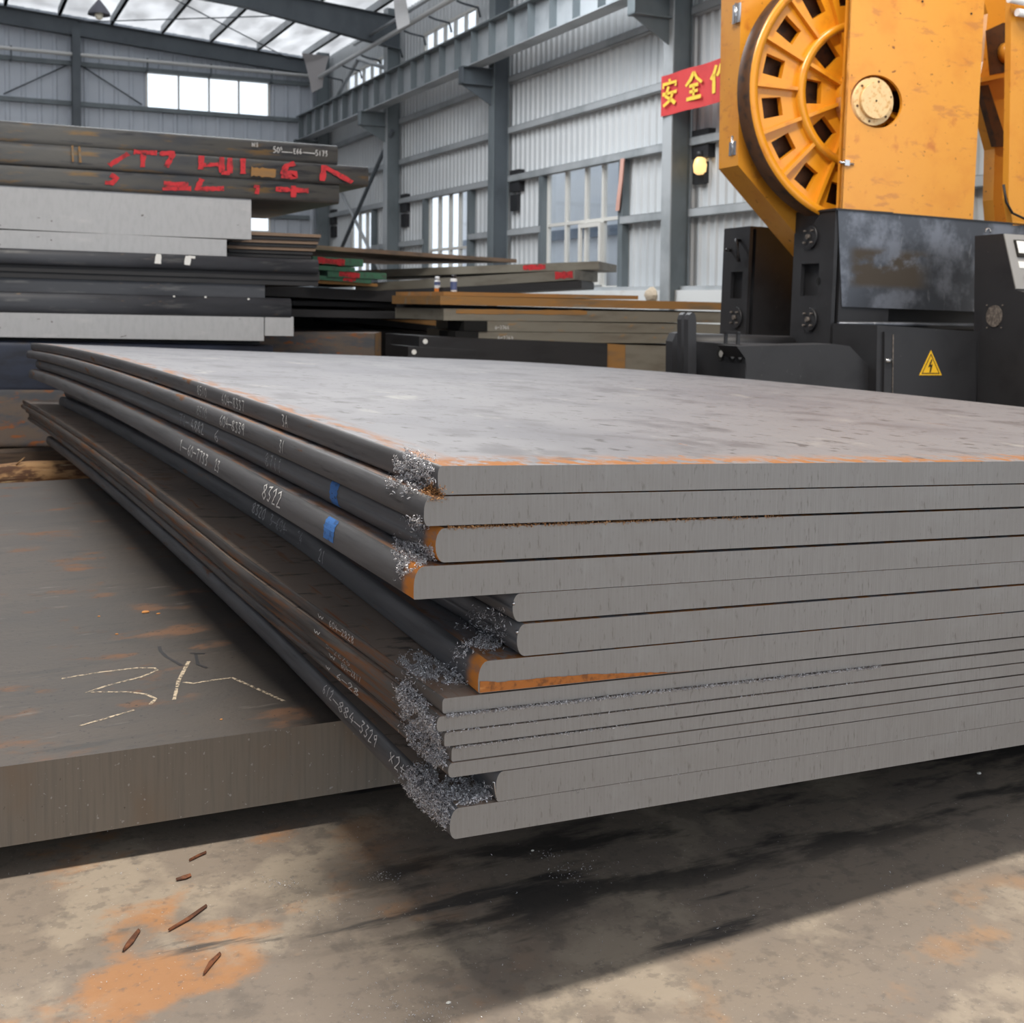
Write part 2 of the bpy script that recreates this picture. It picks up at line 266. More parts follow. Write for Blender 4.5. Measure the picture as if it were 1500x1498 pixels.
def ribbons(mb, sts, wx, wy, fn, mi=0, seg=.04):
    """polylines in (u,v); half widths wx, wy; fn maps (u,v) to 3D"""
    for st in sts:
        P = []
        for a, b in zip(st[:-1], st[1:]):
            k = max(1, int(math.hypot(b[0]-a[0], b[1]-a[1])/seg)); P += [(a[0]+(b[0]-a[0])*j/k, a[1]+(b[1]-a[1])*j/k) for j in range(k)]
        P.append(st[-1]); Lf = []; Rg = []
        for i, p in enumerate(P):
            q0 = P[max(i-1, 0)]; q1 = P[min(i+1, len(P)-1)]; tx, ty = (q1[0]-q0[0])/wx, (q1[1]-q0[1])/wy; l = math.hypot(tx, ty) or 1
            nx, ny = -ty/l*wx, tx/l*wy; j = random.uniform(.75, 1.2)
            Lf.append(fn(p[0]+nx*j, p[1]+ny*j)); Rg.append(fn(p[0]-nx*j, p[1]-ny*j))
        n = len(P); mb.quadmesh(Lf+Rg, [(i, i+1, n+i+1, n+i) for i in range(n-1)], mi)
    return mb
class Thing:
    def __init__(s, name, label, cat, fr=None, loc=(0, 0, 0), group=None):
        s.loc = A(loc, float); s.root = empty(name, fr, loc); tag(s.root, label, cat, group)
    def part(s, name, mb, mats, parent=None, label=None):
        mb.v = (A(mb.v, float) - s.loc).tolist()
        o = mb.build(name, mats, parent or s.root)
        if label: o['label'] = label
        return o

# ================================================================== setting: floor
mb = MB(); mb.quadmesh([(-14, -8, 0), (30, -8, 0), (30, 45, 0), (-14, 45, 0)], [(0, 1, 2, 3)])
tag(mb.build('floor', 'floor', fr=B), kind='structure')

# ================================================================== setting: hall
XI = 9.3                                  # inner face of the wall columns (hall frame)
XS = XI + .45                             # wall sheet plane
COLY = [31.9, 26.33, 20.40, 14.36, 8.36, 2.36]
YE = 32.5
ROOFZ = lambda x: 8.0 + .075*(9.9 - x)
def corrugated(axis, plane, a0, a1, z0, z1, holes=(), pitch=.2, depth=.035):
    """sheet on plane axis=plane running a0..a1; holes (a0,a1,z0,z1); z1 may be a function"""
    mb = MB(); n = int(round((a1-a0)/pitch)); prof = [(0, 0), (.12, 0), (.22, 1), (.38, 1), (.48, 0)]
    cuts = [a0 + (i+q)*pitch for i in range(n) for q, _ in prof] + [a1]; off = [d for i in range(n) for _, d in prof] + [0]
    ex = sorted(set([h[0] for h in holes] + [h[1] for h in holes]))
    for e in ex:
        if a0 < e < a1:
            j = max(k for k in range(len(cuts)) if cuts[k] <= e)
            if abs(cuts[j]-e) > 1e-6: cuts.insert(j+1, e); off.insert(j+1, off[j])
    P = lambda a, z, d: ((plane - d*depth, a, z) if axis == 0 else (a, plane - d*depth, z))
    for i in range(len(cuts)-1):
        c, e = cuts[i], cuts[i+1]; mid = (c+e)/2; zt = z1(mid) if callable(z1) else z1; spans = [(z0, zt)]
        for h in holes:
            if h[0] < mid < h[1]: spans = [q for (u, v) in spans for q in ((u, min(v, h[2])), (max(u, h[3]), v)) if q[1] > q[0]+1e-6]
        for u, v in spans: mb.quadmesh([P(c, u, off[i]), P(e, u, off[i+1]), P(e, v, off[i+1]), P(c, v, off[i])], [(0, 1, 2, 3)])
    return mb
# right wall, with its window openings
WIN = [(16.36, 18.95, 1.58, 3.58), (22.36, 24.66, 1.58, 3.56), (28.4, 30.2, 1.58, 3.5), (22.2, 25.0, 6.35, 7.15), (27.4, 30.6, 6.35, 7.15)]
tag(corrugated(0, XS, 2.0, YE, 1.5, 8.0, WIN).build('wall_right', 'clad', fr=B), kind='structure')
ENDW = [(4.91, 8.07, 6.25, 7.135), (7.1, 8.08, 3.16, 3.5)]
tag(corrugated(1, YE, -13, 10, .0, lambda x: ROOFZ(x)-.1, ENDW, pitch=.37, depth=.03).build('wall_back', 'clad_end', fr=B), kind='structure')
mb = MB().box((XI+.12, 2, 0), (XS+.14, YE, 1.5)); tag(mb.build('trim_1', 'dado', fr=B), kind='structure')
mb = MB().box((XI+.2, 2, 1.5), (XS+.1, YE, 1.56)); tag(mb.build('trim_2', 'girt', fr=B), kind='structure')
# roof deck with insulation
mb = MB(); nx = 48
xs = [-14 + 24.2*i/nx for i in range(nx+1)]
mb.quadmesh([(x, y, ROOFZ(x)) for x in xs for y in (-18, 13)], [(2*i, 2*i+1, 2*i+3, 2*i+2) for i in range(nx)])
tag(mb.build('ceiling', 'roof', fr=B), kind='structure')
mb = MB(); mb.quadmesh([(x, y, ROOFZ(x)) for x in xs for y in (13, 34)], [(2*i, 2*i+1, 2*i+3, 2*i+2) for i in range(nx)])
tag(mb.build('ceiling', 'roof_light', fr=B), kind='structure')
tag(corrugated(0, -13.9, -14, YE, 0, 9.6, (), pitch=.37).build('wall_left', 'clad_end', fr=B), kind='structure')
def cbeam(mb, p0, p1, hgt, wid, mi=0):
    """I-section along p0-p1 (horizontal or sloping), web vertical"""
    p0 = A(p0, float); p1 = A(p1, float); d = p1-p0; d /= np.linalg.norm(d); s_ = np.cross(d, (0, 0, 1.)); s_ /= np.linalg.norm(s_); u = np.cross(s_, d); L = p1-p0
    def bar(hs, a, b):
        c = p0 + u*a; mb.prism([c - s_*hs, c + s_*hs, c + s_*hs + u*(b-a), c - s_*hs + u*(b-a)], L, mi)
    bar(wid/2, 0, .02); bar(wid/2, hgt-.02, hgt); bar(.008, .02, hgt-.02)
# rafters
for i, (y, d0, d1, nm) in enumerate([(32.3, .36, .40, 'end'), (26.33, .72, .42, ''), (20.4, .72, .42, ''), (14.36, .72, .42, '')]):
    mb = MB(); n = 2; x1 = XI+.3
    for k in range(2):
        xa, xb = (x1, x1-3.6) if k == 0 else (x1-3.6, -13.5); da = d0 if k == 0 else d1; db = d1
        za, zb = ROOFZ(xa)-.22, ROOFZ(xb)-.22
        for (o0, o1, hw) in ((0, .02, .1), (.02, 1, .008), (1, 1.0, .1)):
            top_a, top_b = za - (da if o0 == 1 else o0), zb - (db if o0 == 1 else o0)
            bot_a, bot_b = za - (da-.0 if o1 == 1 and o0 != 1 else (o1 if o1 < 1 else da+.02)), zb - (db if o1 == 1 and o0 != 1 else (o1 if o1 < 1 else db+.02))
            mb.prism([(xa, y-hw, bot_a), (xb, y-hw, bot_b), (xb, y-hw, top_b), (xa, y-hw, top_a)], (0, 2*hw, 0))
    lab = ['dark rafter along the top of the end wall', 'dark tapered rafter landing on the column with the white flap', 'grey rafter above the front yellow-banner bay, out of view left', 'grey rafter nearest the saw'][i]
    if i < 2: tag(mb.build('rafter', 'frame_dark', fr=B), lab, 'rafter', 'roof rafters')
# purlins
PX = [9.0 - 1.25*k for k in range(13)]
for k, x in enumerate(PX):
    z = ROOFZ(x); mb = MB().box((x-.03, 13, z-.2), (x+.03, 32.3, z-.02)); mb.box((x-.03, 13, z-.2), (x+.05, 32.3, z-.18))
    tag(mb.build('purlin', 'frame_grey' if k > 3 else 'girt', fr=B), 'thin roof purlin, number %s counted from the side wall' % ['one', 'two', 'three', 'four', 'five', 'six', 'seven', 'eight', 'nine', 'ten', 'eleven', 'twelve', 'thirteen'][k], 'purlin', 'roof purlins')
# roof bracing rods
for i, (a, b) in enumerate((((8.6, 26.4), (3.2, 32.2)), ((3.2, 26.4), (8.6, 32.2)))):
    mb = MB().tube([(a[0], a[1], ROOFZ(a[0])-.3), (b[0], b[1], ROOFZ(b[0])-.3)], .015, 6)
    tag(mb.build('brace_rod', 'frame_dark', fr=B), ['thin roof tie rod running from the tapered rafter to the left', 'thin roof tie rod ending in the far roof corner'][i], 'rod', 'roof tie rods')
# wall columns
names = ['column in the far corner where the end wall meets the side wall', 'column carrying the crane beam between the crossed braces and the far side window',
         'dark column in the middle of the side wall, between the two glazed bays', 'column with the red banner fixed to it', 'column hidden behind the yellow saw', None]
for i, y in enumerate(COLY[:5]):
    t = Thing('column', names[i], 'column', B, (XI, y, 0))
    hw = .13
    mb = MB().box((XI, y, 0), (XI+.02, y+.24, 8.0)); t.part('inner_flange', mb, 'girt' if i in (1, 3) else 'frame_grey')
    mb = MB().box((XI+.30, y, 0), (XI+.32, y+.24, 8.0)); t.part('outer_flange', mb, 'frame_grey')
    mb = MB().box((XI+.02, y+.03, 0), (XI+.30, y+.05, 8.0)); t.part('web', mb, 'frame_dark' if i == 2 else 'frame_grey')
    mb = MB().box((XI-.62, y+.02, 5.30), (XI, y+.22, 5.325)); mb.box((XI-.62, y+.02, 5.6), (XI, y+.22, 5.62))
    mb.prism([(XI, y+.11, 4.95), (XI-.62, y+.11, 5.3), (XI-.62, y+.11, 5.6), (XI, y+.11, 5.6)], (0, .02, 0)); mb.box((XI-.62, y+.02, 5.3), (XI-.60, y+.22, 5.6))
    t.part('crane_bracket', mb, 'frame_dark' if i == 2 else 'frame_grey')
    if i < 4:
        mb = MB().box((XI+.33, y-.42, 3.35), (XI+.60, y-.02, 3.75)); mb.box((XI+.35, y-.32, 3.0), (XI+.55, y-.02, 3.3))
        t.part('junction_box', mb, 'black')
# crane beam
t = Thing('crane_beam', 'long grey crane runway beam with stiffeners along the side wall', 'crane beam', B, (8.93, 2, 5.62))
mb = MB().box((8.78, 2, 5.62), (9.08, 32.2, 5.64)); t.part('bottom_flange', mb, 'beamweb')
mb = MB().box((8.76, 2, 6.24), (9.10, 32.2, 6.265)); t.part('top_flange', mb, 'frame_grey')
mb = MB().box((8.92, 2, 5.64), (8.94, 32.2, 6.24)); t.part('web', mb, 'beamweb')
mb = MB().box((8.895, 2, 6.265), (8.965, 32.2, 6.32)); t.part('rail', mb, 'frame_dark')
y = 32.0; st = None
while y > 12.5:
    if st is None:
        st = t.part('stiffener', MB().box((8.79, y-.008, 5.64), (8.92, y+.008, 6.24)), 'frame_grey'); y_st = y
    else:
        c = st.copy(); COL.objects.link(c); c.parent = t.root; c.location = (0, y-y_st, 0)
    y -= .78
# girts of the side wall: one per bay and level
lev = [2.6, 3.6, 4.5, 5.43]
for b in range(4):
    y1, y0 = COLY[b], COLY[b+1]+.24
    for z in lev + [6.25]:
        segs = [(y0, y1)]
        for wn in WIN:
            if wn[0] > y0 and wn[1] < y1 and wn[2] < z < wn[3]: segs = [(y0, wn[0]-.09), (wn[1]+.09, y1)]
        for si, (s0, s1) in enumerate(segs):
            mb = MB().box((XI+.30, s0, z-.06), (XI+.315, s1, z+.06)); mb.box((XI+.30, s0, z+.05), (XI+.42, s1, z+.06)); mb.box((XI+.30, s0, z-.06), (XI+.42, s1, z-.05))
            tag(mb.build('girt', 'girt', fr=B), '%s side wall girt, %sin the %s' % (dict(zip(lev+[6.25], ('lowest', 'second lowest', 'third', 'fourth', 'topmost')))[z], '' if len(segs) == 1 else ('right of the window, ', 'left of the window, ')[si], ['far bay with the crossed braces', 'second bay from the far corner', 'bay left of the banner column', 'bay behind the saw'][b]), 'girt', 'side wall girts')
for z, x0, x1, gl_ in ((7.2, -13, 9.2, 'just under the pale pipe'), (6.2, -13, 9.2, 'along the foot of the large window'), (4.3, -13, 9.2, 'hidden behind the left back stack'), (3.56, -13, 9.2, 'just above the small window')):
    mb = MB().box((x0, YE-.15, z-.06), (x1, YE-.03, z+.05)); tag(mb.build('girt', 'frame_grey', fr=B), 'grey girt across the end wall, ' + gl_, 'girt', 'end wall girts')
for x in (3.03, -2.9):
    mb = MB().box((x, YE-.42, 0), (x+.2, YE-.4, ROOFZ(x)-.5)); mb.box((x, YE-.16, 0), (x+.2, YE-.14, ROOFZ(x)-.5)); mb.box((x+.09, YE-.4, 0), (x+.11, YE-.16, ROOFZ(x)-.5))
    tag(mb.build('wind_post', 'frame_dark', fr=B), 'dark upright post standing against the end wall left of the window' if x > 0 else 'dark upright post on the end wall beyond the left edge of view', 'post')
# tie wires of the end wall
for i, (a, b) in enumerate((((2.95, 7.15), (1.45, 6.3)), ((3.3, 7.15), (4.75, 6.3)))):
    mb = MB().tube([(a[0], YE-.1, a[1]), (b[0], YE-.1, b[1])], .018, 6); tag(mb.build('sag_rod', 'frame_dark', fr=B), ['thin slanting rod on the end wall, left of its dark post', 'thin slanting rod on the end wall, right of its dark post'][i], 'rod')
# end wall pipe
t = Thing('conduit_pipe', 'pale pipe on brackets running across the end wall above the window', 'pipe', B, (0, YE-.35, 7.38))
t.part('pipe', MB().tube([(-13, YE-.35, 7.38), (9.2, YE-.35, 7.38)], .05, 10), 'pipe')
for k in range(12):
    x = 8.1 - 1.62*k; t.part('bracket', MB().box((x-.02, YE-.40, 7.12), (x+.02, YE-.03, 7.16)).box((x-.02, YE-.38, 7.12), (x+.02, YE-.34, 7.45)), 'frame_dark')
# eave pipe and conductor rail on the side wall
t = Thing('eave_pipe', 'pale pipe on curved brackets under the eave above the crane beam', 'pipe', B, (9.0, 14, 7.15))
t.part('pipe', MB().tube([(9.0, 14, 7.16), (9.0, 31.0, 7.12)], .055, 10), 'pipe'); t.part('second_pipe', MB().tube([(8.9, 14, 7.36), (8.9, 27.5, 7.33)], .035, 8), 'girt')
for k in range(11):
    y = 30.2 - 1.45*k; t.part('bracket', MB().tube([(9.0, y, 7.06), (9.15, y, 7.02), (9.45, y, 6.98), (9.5, y, 6.8)], .022, 6), 'frame_dark')
# braces
for i, (a, b) in enumerate((((26.2, 5.2), (31.5, 1.7)), ((31.5, 5.0), (26.5, 1.6)), ((26.0, 6.5), (28.9, 7.3)), ((31.8, 6.2), (28.9, 7.3)))):
    mb = MB().tube([(XI+.1+.02*i, a[0], a[1]), (XI+.1+.02*i, b[0], b[1])], .05 if i != 1 else .04, 8)
    tag(mb.build('brace', 'frame_dark' if i == 0 else 'girt', fr=B), ['long dark diagonal brace leaning left of the crane-bracket column', 'pale diagonal brace crossing behind the long dark one', 'short strut above the crane beam sloping towards the column', 'short strut above the crane beam sloping to the far corner'][i], 'brace')
# windows ---------------------------------------------------------------
def window(name, frame, axis, plane, a0, a1, z0, z1, vs, hs, mt='wframe', th=.05, inset=0.):
    """mullions at fractions vs / hs; every pane its own part"""
    P = (lambda a, b, z: (plane+b, a, z)) if axis == 0 else (lambda a, b, z: (a, plane+b, z))
    root = empty(name, frame, P(a0, 0, z0)); root['kind'] = 'structure'; loc = A(P(a0, 0, z0))
    def part(nm, mb, m): mb.v = (A(mb.v)-loc).tolist(); return mb.build(nm, m, root)
    def bx(c0, c1, d0, d1, b0=-.04, b1=.04): p, q = P(c0, b0, d0), P(c1, b1, d1); return MB().box(tuple(map(min, p, q)), tuple(map(max, p, q)))
    mb = bx(a0-th, a0, z0-th, z1+th)
    for m2 in (bx(a1, a1+th, z0-th, z1+th), bx(a0, a1, z1, z1+th), bx(a0, a1, z0-th, z0)): mb.quadmesh(m2.v, m2.f)
    part('window_frame', mb, mt)
    va = [a0] + [a0+(a1-a0)*v for v in vs] + [a1]; za = [z0] + [z0+(z1-z0)*h for h in hs] + [z1]
    for v in va[1:-1]: part('mullion', bx(v-th*.45, v+th*.45, z0, z1), mt)
    for h in za[1:-1]: part('transom', bx(a0, a1, h-th*.4, h+th*.4, -.035, .035), mt)
    for i in range(len(va)-1):
        for j in range(len(za)-1): part('pane', bx(va[i]+.012, va[i+1]-.012, za[j]+.012, za[j+1]-.012, -.003, .003), 'glass')
    return root
window('window_1', B, 0, XS, *WIN[0], vs=(.25, .47, .74), hs=(.54,), th=.07)
window('window_2', B, 0, XS, *WIN[1], vs=(.27, .5, .76), hs=(.42,), th=.07)
window('window_3', B, 0, XS, *WIN[2], vs=(.33, .66), hs=(.42,), th=.07)
window('window_4', B, 0, XS, *WIN[3], vs=(.2, .4, .6, .8), hs=(), th=.05)
window('window_5', B, 0, XS, *WIN[4], vs=(.2, .4, .6, .8), hs=(), th=.05)
window('window_6', B, 1, YE, *ENDW[0], vs=(.25, .5, .75), hs=(), mt='wframe', th=.05)
window('window_7', B, 1, YE, *ENDW[1], vs=(), hs=(), th=.05)
# opened casement leaf in window_1
mb = MB(); 
for (c0, c1, d0, d1) in ((16.98, 17.05, 1.6, 2.62), (17.66, 17.73, 1.6, 2.62), (17.05, 17.66, 2.55, 2.62), (17.05, 17.66, 1.6, 1.67)): mb.box((XS-.09, c0, d0), (XS-.045, c1, d1))
tag(mb.build('casement_sash', 'wframe', fr=B), 'white casement sash in the lower row of the nearest side window', 'sash')
# trimmer posts beside the side windows
for i, y in enumerate((16.2, 18.98, 22.2, 24.7, 28.2)):
    mb = MB().box((XI+.31, y, 1.56), (XI+.43, y+.14, 3.6)); tag(mb.build('trimmer_post', 'frame_grey', fr=B), ['grey post right of the nearest side window, with the pink cloth', 'grey post left of the nearest side window', 'grey post right of the second side window', 'grey post left of the second side window', 'grey post behind the crossed braces'][i], 'post')
# neighbouring hall seen through the side windows
mb = MB().box((14.5, 8, 0), (14.7, 34, 9)); tag(mb.build('neighbour_wall', 'outside', fr=B), 'pale blue neighbouring hall wall seen through the side windows', 'building')
mb = MB().box((14.4, 8, 2.9), (14.49, 34, 3.15)); tag(mb.build('neighbour_rail', 'outside_band', fr=B), 'grey horizontal band outside the side windows', 'rail')
for (y0, y1, zt_, lab) in ((14.5, 15.3, 2.1, 'white stand-in for the blown-out patch outside the nearest side window, right one'), (17.5, 18.6, 2.2, 'white stand-in for the blown-out patch outside the nearest side window, left one'), (25.0, 29, 2.3, 'wide white stand-in for the blown-out patch outside the far side windows')):
    tag(MB().box((14.3, y0, 0), (14.39, y1, zt_)).build('bright_patch_board', 'outside_bright', fr=B), lab, 'board')  # white boards added where the daylight outside is blown out
t = Thing('sodium_lamp', 'warm amber lamp glowing behind the glass beside the banner column', 'lamp', B, (XS-.1, 14.0, 3.0))
t.part('lamp_globe', MB().tube([(XS-.12, 14.12, 3.12), (XS-.12, 14.12, 3.15), (XS-.12, 14.12, 3.25), (XS-.12, 14.12, 3.33), (XS-.12, 14.12, 3.36)], [.05, .09, .10, .08, .05], 14), 'amber')
t.part('lamp_cap', MB().tube([(XS-.12, 14.12, 3.36), (XS-.12, 14.12, 3.44)], .06, 10), 'black')
# pink cloth strip
p = [(XI+.29, 16.2, 3.55), (XI+.27, 16.21, 3.2), (XI+.26, 16.25, 2.95), (XI+.27, 16.3, 2.75)]
mb = MB()
mb.quadmesh([(a, b+d, c) for a, b, c in p for d in (-.06, .05)], [(2*i, 2*i+1, 2*i+3, 2*i+2) for i in range(3)]); mb.quadmesh([(a+.015, b+d, c) for a, b, c in p for d in (-.06, .05)], [(2*i, 2*i+1, 2*i+3, 2*i+2) for i in range(3)])
tag(mb.build('cloth_strip', 'cloth_pink', fr=B), 'faded pink cloth strip hanging on the post right of the nearest side window', 'cloth')
# mortar lump on the ledge
mb = MB(); n = 10; rg = [(0, 1), (.35, .9), (.75, .6), (1, .15)]
mb.quadmesh([(XI+.10-.06*hh*0+.03*q*math.cos(2*math.pi*k/n), 15.0+.17*q*math.cos(2*math.pi*k/n+.3)*random.uniform(.85, 1.1), 1.42+.14*q*math.sin(2*math.pi*k/n)*random.uniform(.85, 1.1)) if 0 else (XI+.12-.07*hh, 15.0+.18*q*math.cos(2*math.pi*k/n)*random.uniform(.85, 1.1), 1.43+.13*q*math.sin(2*math.pi*k/n)*random.uniform(.85, 1.1)) for hh, q in rg for k in range(n)], [(i*n+k, i*n+(k+1) % n, (i+1)*n+(k+1) % n, (i+1)*n+k) for i in range(3) for k in range(n)] + [tuple(range(3*n, 4*n))])
tag(mb.build('mortar_lump', 'mortar', fr=B), 'beige mortar lump on the white low wall left of the banner column', 'mortar')
# torn insulation flaps
def flap(name, pts, mt, label, th=.02):
    mb = MB(); n = len(pts)
    for d in (0, th): mb.quadmesh([(a[0], a[1]-d, a[2]) for pr in pts for a in pr], [(2*i, 2*i+1, 2*i+3, 2*i+2) for i in range(n-1)], 0, True)
    tag(mb.build(name, mt, fr=B), label, 'insulation')
def bq(x, y, Y): return B.px(x, y, 1, Y)
flap('insulation_flap', [(bq(442, 78, 31), bq(482, 82, 30.6)), (bq(447, 92, 31.2), bq(478, 95, 30.4)), (bq(452, 112, 31.0), bq(474, 112, 30.6)), (bq(457, 136, 30.9), bq(472, 128, 30.7))], 'flap', 'torn grey insulation flap hanging in the far roof corner')
flap('insulation_flap', [(bq(578, -20, 24), bq(592, -20, 23.6)), (bq(577, 5, 24.2), bq(595, 5, 23.5)), (bq(579, 25, 24.0), bq(598, 20, 23.7)), (bq(582, 44, 23.9), bq(600, 35, 23.7))], 'flap_white', 'bright white torn insulation flap hanging over the crane beam')
# high-bay lamp
lp = bq(145, 14, 24.0)
t = Thing('high_bay_lamp', 'bell shaped high bay lamp hanging from the roof at upper left', 'lamp', B, lp)
L = lambda dz: (lp[0], lp[1], lp[2]+dz)
t.part('shade', MB().tube([L(-.10), L(-.06), L(.02), L(.12), L(.17)], [.21, .20, .15, .07, .03], 18, caps=False), 'lampshade')
t.part('bulb', MB().tube([L(-.02), L(-.10), L(-.17), L(-.19)], [.05, .08, .06, .02], 12), 'lampglow')
t.part('hanger', MB().tube([L(.17), L(ROOFZ(lp[0])-lp[2]-.2)], .015, 6), 'frame_dark')
# banner
b0, b1 = 14.6, 9.5; bz0, bz1 = 3.96, 4.525; XB = XI-.03
t = Thing('safety_banner', 'red banner with yellow Chinese characters stretched past the column', 'banner', B, (XB, b1, bz0))
mb = MB(); n = 30
for dx in (0, .006): mb.quadmesh([(XB+dx+.015*math.sin(i*1.3), b0+(b1-b0)*i/n, z) for i in range(n+1) for z in (bz0, bz1)], [(2*i, 2*i+1, 2*i+3, 2*i+2) for i in range(n)], 0, True)
cl = t.part('cloth', mb, 'banner')
AN = [[(.5, 1), (.52, .86)], [(.14, .68), (.12, .84), (.9, .84), (.86, .68)], [(.08, .46), (.94, .46)], [(.45, .72), (.28, .36), (.6, .2), (.86, .02)], [(.72, .46), (.55, .18), (.14, .0)]]
QUAN = [[(.5, 1), (.32, .74), (.05, .54)], [(.5, 1), (.68, .74), (.96, .54)], [(.25, .5), (.76, .5)], [(.5, .5), (.5, .04)], [(.27, .28), (.74, .28)], [(.1, .03), (.92, .03)]]
ZUO = [[(.32, 1), (.2, .72), (.04, .52)], [(.2, .7), (.2, 0)], [(.58, 1), (.5, .78), (.36, .6)], [(.5, .76), (.98, .76)], [(.62, .76), (.62, 0)], [(.62, .5), (.92, .5)], [(.62, .26), (.92, .26)]]
YE_ = [[(.36, 1), (.36, .08)], [(.64, 1), (.64, .08)], [(.12, .74), (.26, .34)], [(.88, .74), (.74, .34)], [(.04, .05), (.96, .05)]]
for i, ch in enumerate((AN, QUAN, ZUO, YE_)):
    c0 = 14.57 - i*.6
    mb = ribbons(MB(), ch, .075, .065, lambda u, v: (XB-.02, c0-u*.42, bz0+.13+v*.36), seg=.3); t.part('character', mb, 'banner_yellow', cl)

# ================================================================== the front stack of plates
Y0 = 2.063665
HUMP = lambda Y: .028*(1-((Y-5)/2.94)**2)
#      left px, top px, bottom px at the corner | top, bottom px at x=1500 | round top, round bottom | far end Y | drift | edge material, end material
PL = [(641, 680.5, 723, 677, 709, .30, .45, 9.74, 0, 'mill_edge', 'cut', 'topmost steel plate of the front stack, rust along its front edge'),
 (620.7, 725.5, 768.8, 711, 743, .5, .3, 9.76, 0, 'mill_edge', 'cut', 'second steel plate from the top of the front stack, shavings on its edge'),
 (638, 770, 821.6, 748.5, 785.3, .5, .5, 9.35, 0, 'edge_fresh_rust', 'cut', 'third plate from the top of the front stack, rusty rounded corner, blue paint mark'),
 (606, 829, 876.4, 786.7, 823.3, .6, .08, 9.4, .0, 'edge_fresh_rust', 'cut', 'fourth plate of the front stack, jutting out furthest left with a blue mark'),
 (751.8, 868.3, 910.9, 825, 856.4, .5, .5, 9.2, 0, 'mill_edge', 'cut', 'fifth plate from the top of the front stack, upper of the two set back'),
 (757, 914.5, 961.5, 857, 893.5, .5, .5, 9.2, 0, 'mill_edge', 'cut', 'sixth plate from the top of the front stack, lower of the two set back'),
 (700, 969, 1015, 895, 930.5, .6, .12, 9.3, .06, 'edge_fresh_rust', 'cut', 'seventh plate of the front stack, with a bright rusty lower corner'),
 (649, 1024.8, 1046.5, 932.7, 950, .3, .3, 10.1, -.045, 'mill_rust', 'cut', 'uppermost thin plate of the front stack, its top strip showing'),
 (640, 1050.5, 1070.5, 952, 970.5, .55, .4, 10.1, -.045, 'mill_rust', 'cut', 'second thin plate of the front stack, shavings packed in the seam above'),
 (650.5, 1073, 1093.8, 970.7, 985.7, .3, .2, 10.05, -.03, 'mill_rust', 'cut', 'third of the five thin plates in the front stack'),
 (661.7, 1097, 1117.8, 986.5, 1002.6, .3, .2, 10.0, -.03, 'mill_rust', 'cut', 'fourth of the five thin plates in the front stack'),
 (656, 1120, 1140.2, 1003, 1019.4, .5, .5, 10.0, -.03, 'mill_rust', 'cut', 'lowest of the five thin plates in the front stack'),
 (727, 1133, 1177, 1020, 1054.6, .45, .2, 9.2, 0, 'mill_edge', 'cut', 'set-back plate second from the bottom of the front stack'),
 (660, 1188.3, 1233, 1055, 1089, .55, .4, 9.25, .02, 'mill_edge', 'cut', 'bottom plate of the front stack with a chalked number on its edge')]
XR = 4.62
plates = []
tops = []
for r in PL:
    q = W.px(r[0], r[1], 1, Y0); q2 = W.px(r[0], r[2], 1, Y0); a = W.px(1500, r[3], 1, Y0); b = W.px(1500, r[4], 1, Y0)
    sl = (a[2]-q[2])/(a[0]-q[0]); tops.append([q[0], q[2], sl, ((q[2]-q2[2])+(a[2]-b[2]))/2])
# one common tilt, heights stacked without overlap
SL = sum(t_[2] for t_ in tops)/len(tops); XREF = 1.6
zt = [t_[1]+t_[2]*(XREF-t_[0]) for t_ in tops]
def profile(t, rt, rb, n=5):
    """left edge from the top surface (0) to the underside, (dx, dz)"""
    bul = .0; R1, R2 = rt*t, rb*t; P = []
    wx = .55
    for i in range(n+1):
        a = math.pi/2*i/n; P.append((R1*(1-math.sin(a))*wx, -R1*(1-math.cos(a))))
    for i in range(n+1):
        a = math.pi/2*i/n; P.append((R2*(1-math.cos(a))*wx, -(t-R2) - R2*math.sin(a)))
    return P
class Plate: pass
for k, r in enumerate(PL):
    P = Plate(); plates.append(P); P.x0 = tops[k][0]; P.t = tops[k][3]
    nxt = zt[k+1] if k+1 < len(zt) else -9
    P.t = min(P.t, zt[k]-nxt-.0018) if nxt > 0 else P.t
    P.zr = zt[k]; P.rt, P.rb, P.y1, P.dr = r[5], r[6], r[7], r[8]; P.prof = profile(P.t, P.rt, P.rb)
    P.yf = Y0 + random.uniform(-.002, .003)
    P.left = (lambda P: lambda Y: P.x0 + P.dr*min(1, max(0, (Y-Y0)/1.4)))(P)
    P.ztop = (lambda P: lambda X, Y: P.zr + SL*(X-XREF) + HUMP(Y))(P)
    mb = MB(); n = 26; m = len(P.prof); vs = []
    for i in range(n+1):
        Y = P.yf + (P.y1-P.yf)*(i/n)**1.3; xl = P.left(Y)
        for dx, dz in P.prof: vs.append((xl+dx, Y, P.ztop(xl+dx, Y)+dz))
        vs.append((XR, Y, P.ztop(XR, Y)-P.t)); vs.append((XR, Y, P.ztop(XR, Y)))
    c = m+2
    for i in range(n):
        for j in range(c):
            a, b = i*c+j, i*c+(j+1) % c
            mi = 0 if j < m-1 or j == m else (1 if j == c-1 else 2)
            mb.quadmesh([], [], 0); mb.f.append((a, b, b+c, a+c)); mb.m.append(mi); mb.sm.append(j < m-1)
    mb.v = vs
    mb.f += [tuple(range(c)), tuple(n*c+j for j in range(c))[::-1]]; mb.m += [3, 3]; mb.sm += [False]*2
    top = 'mill_top' if k < 7 else 'mill_low'
    org = (P.x0, P.yf, P.ztop(P.x0, P.yf))
    t = P.thing = Thing('steel_plate', r[11], 'steel plate', None, org, 'plates of the front stack')
    P.body = t.part('plate_body', mb, [r[9], top, 'black_plate', r[10]])
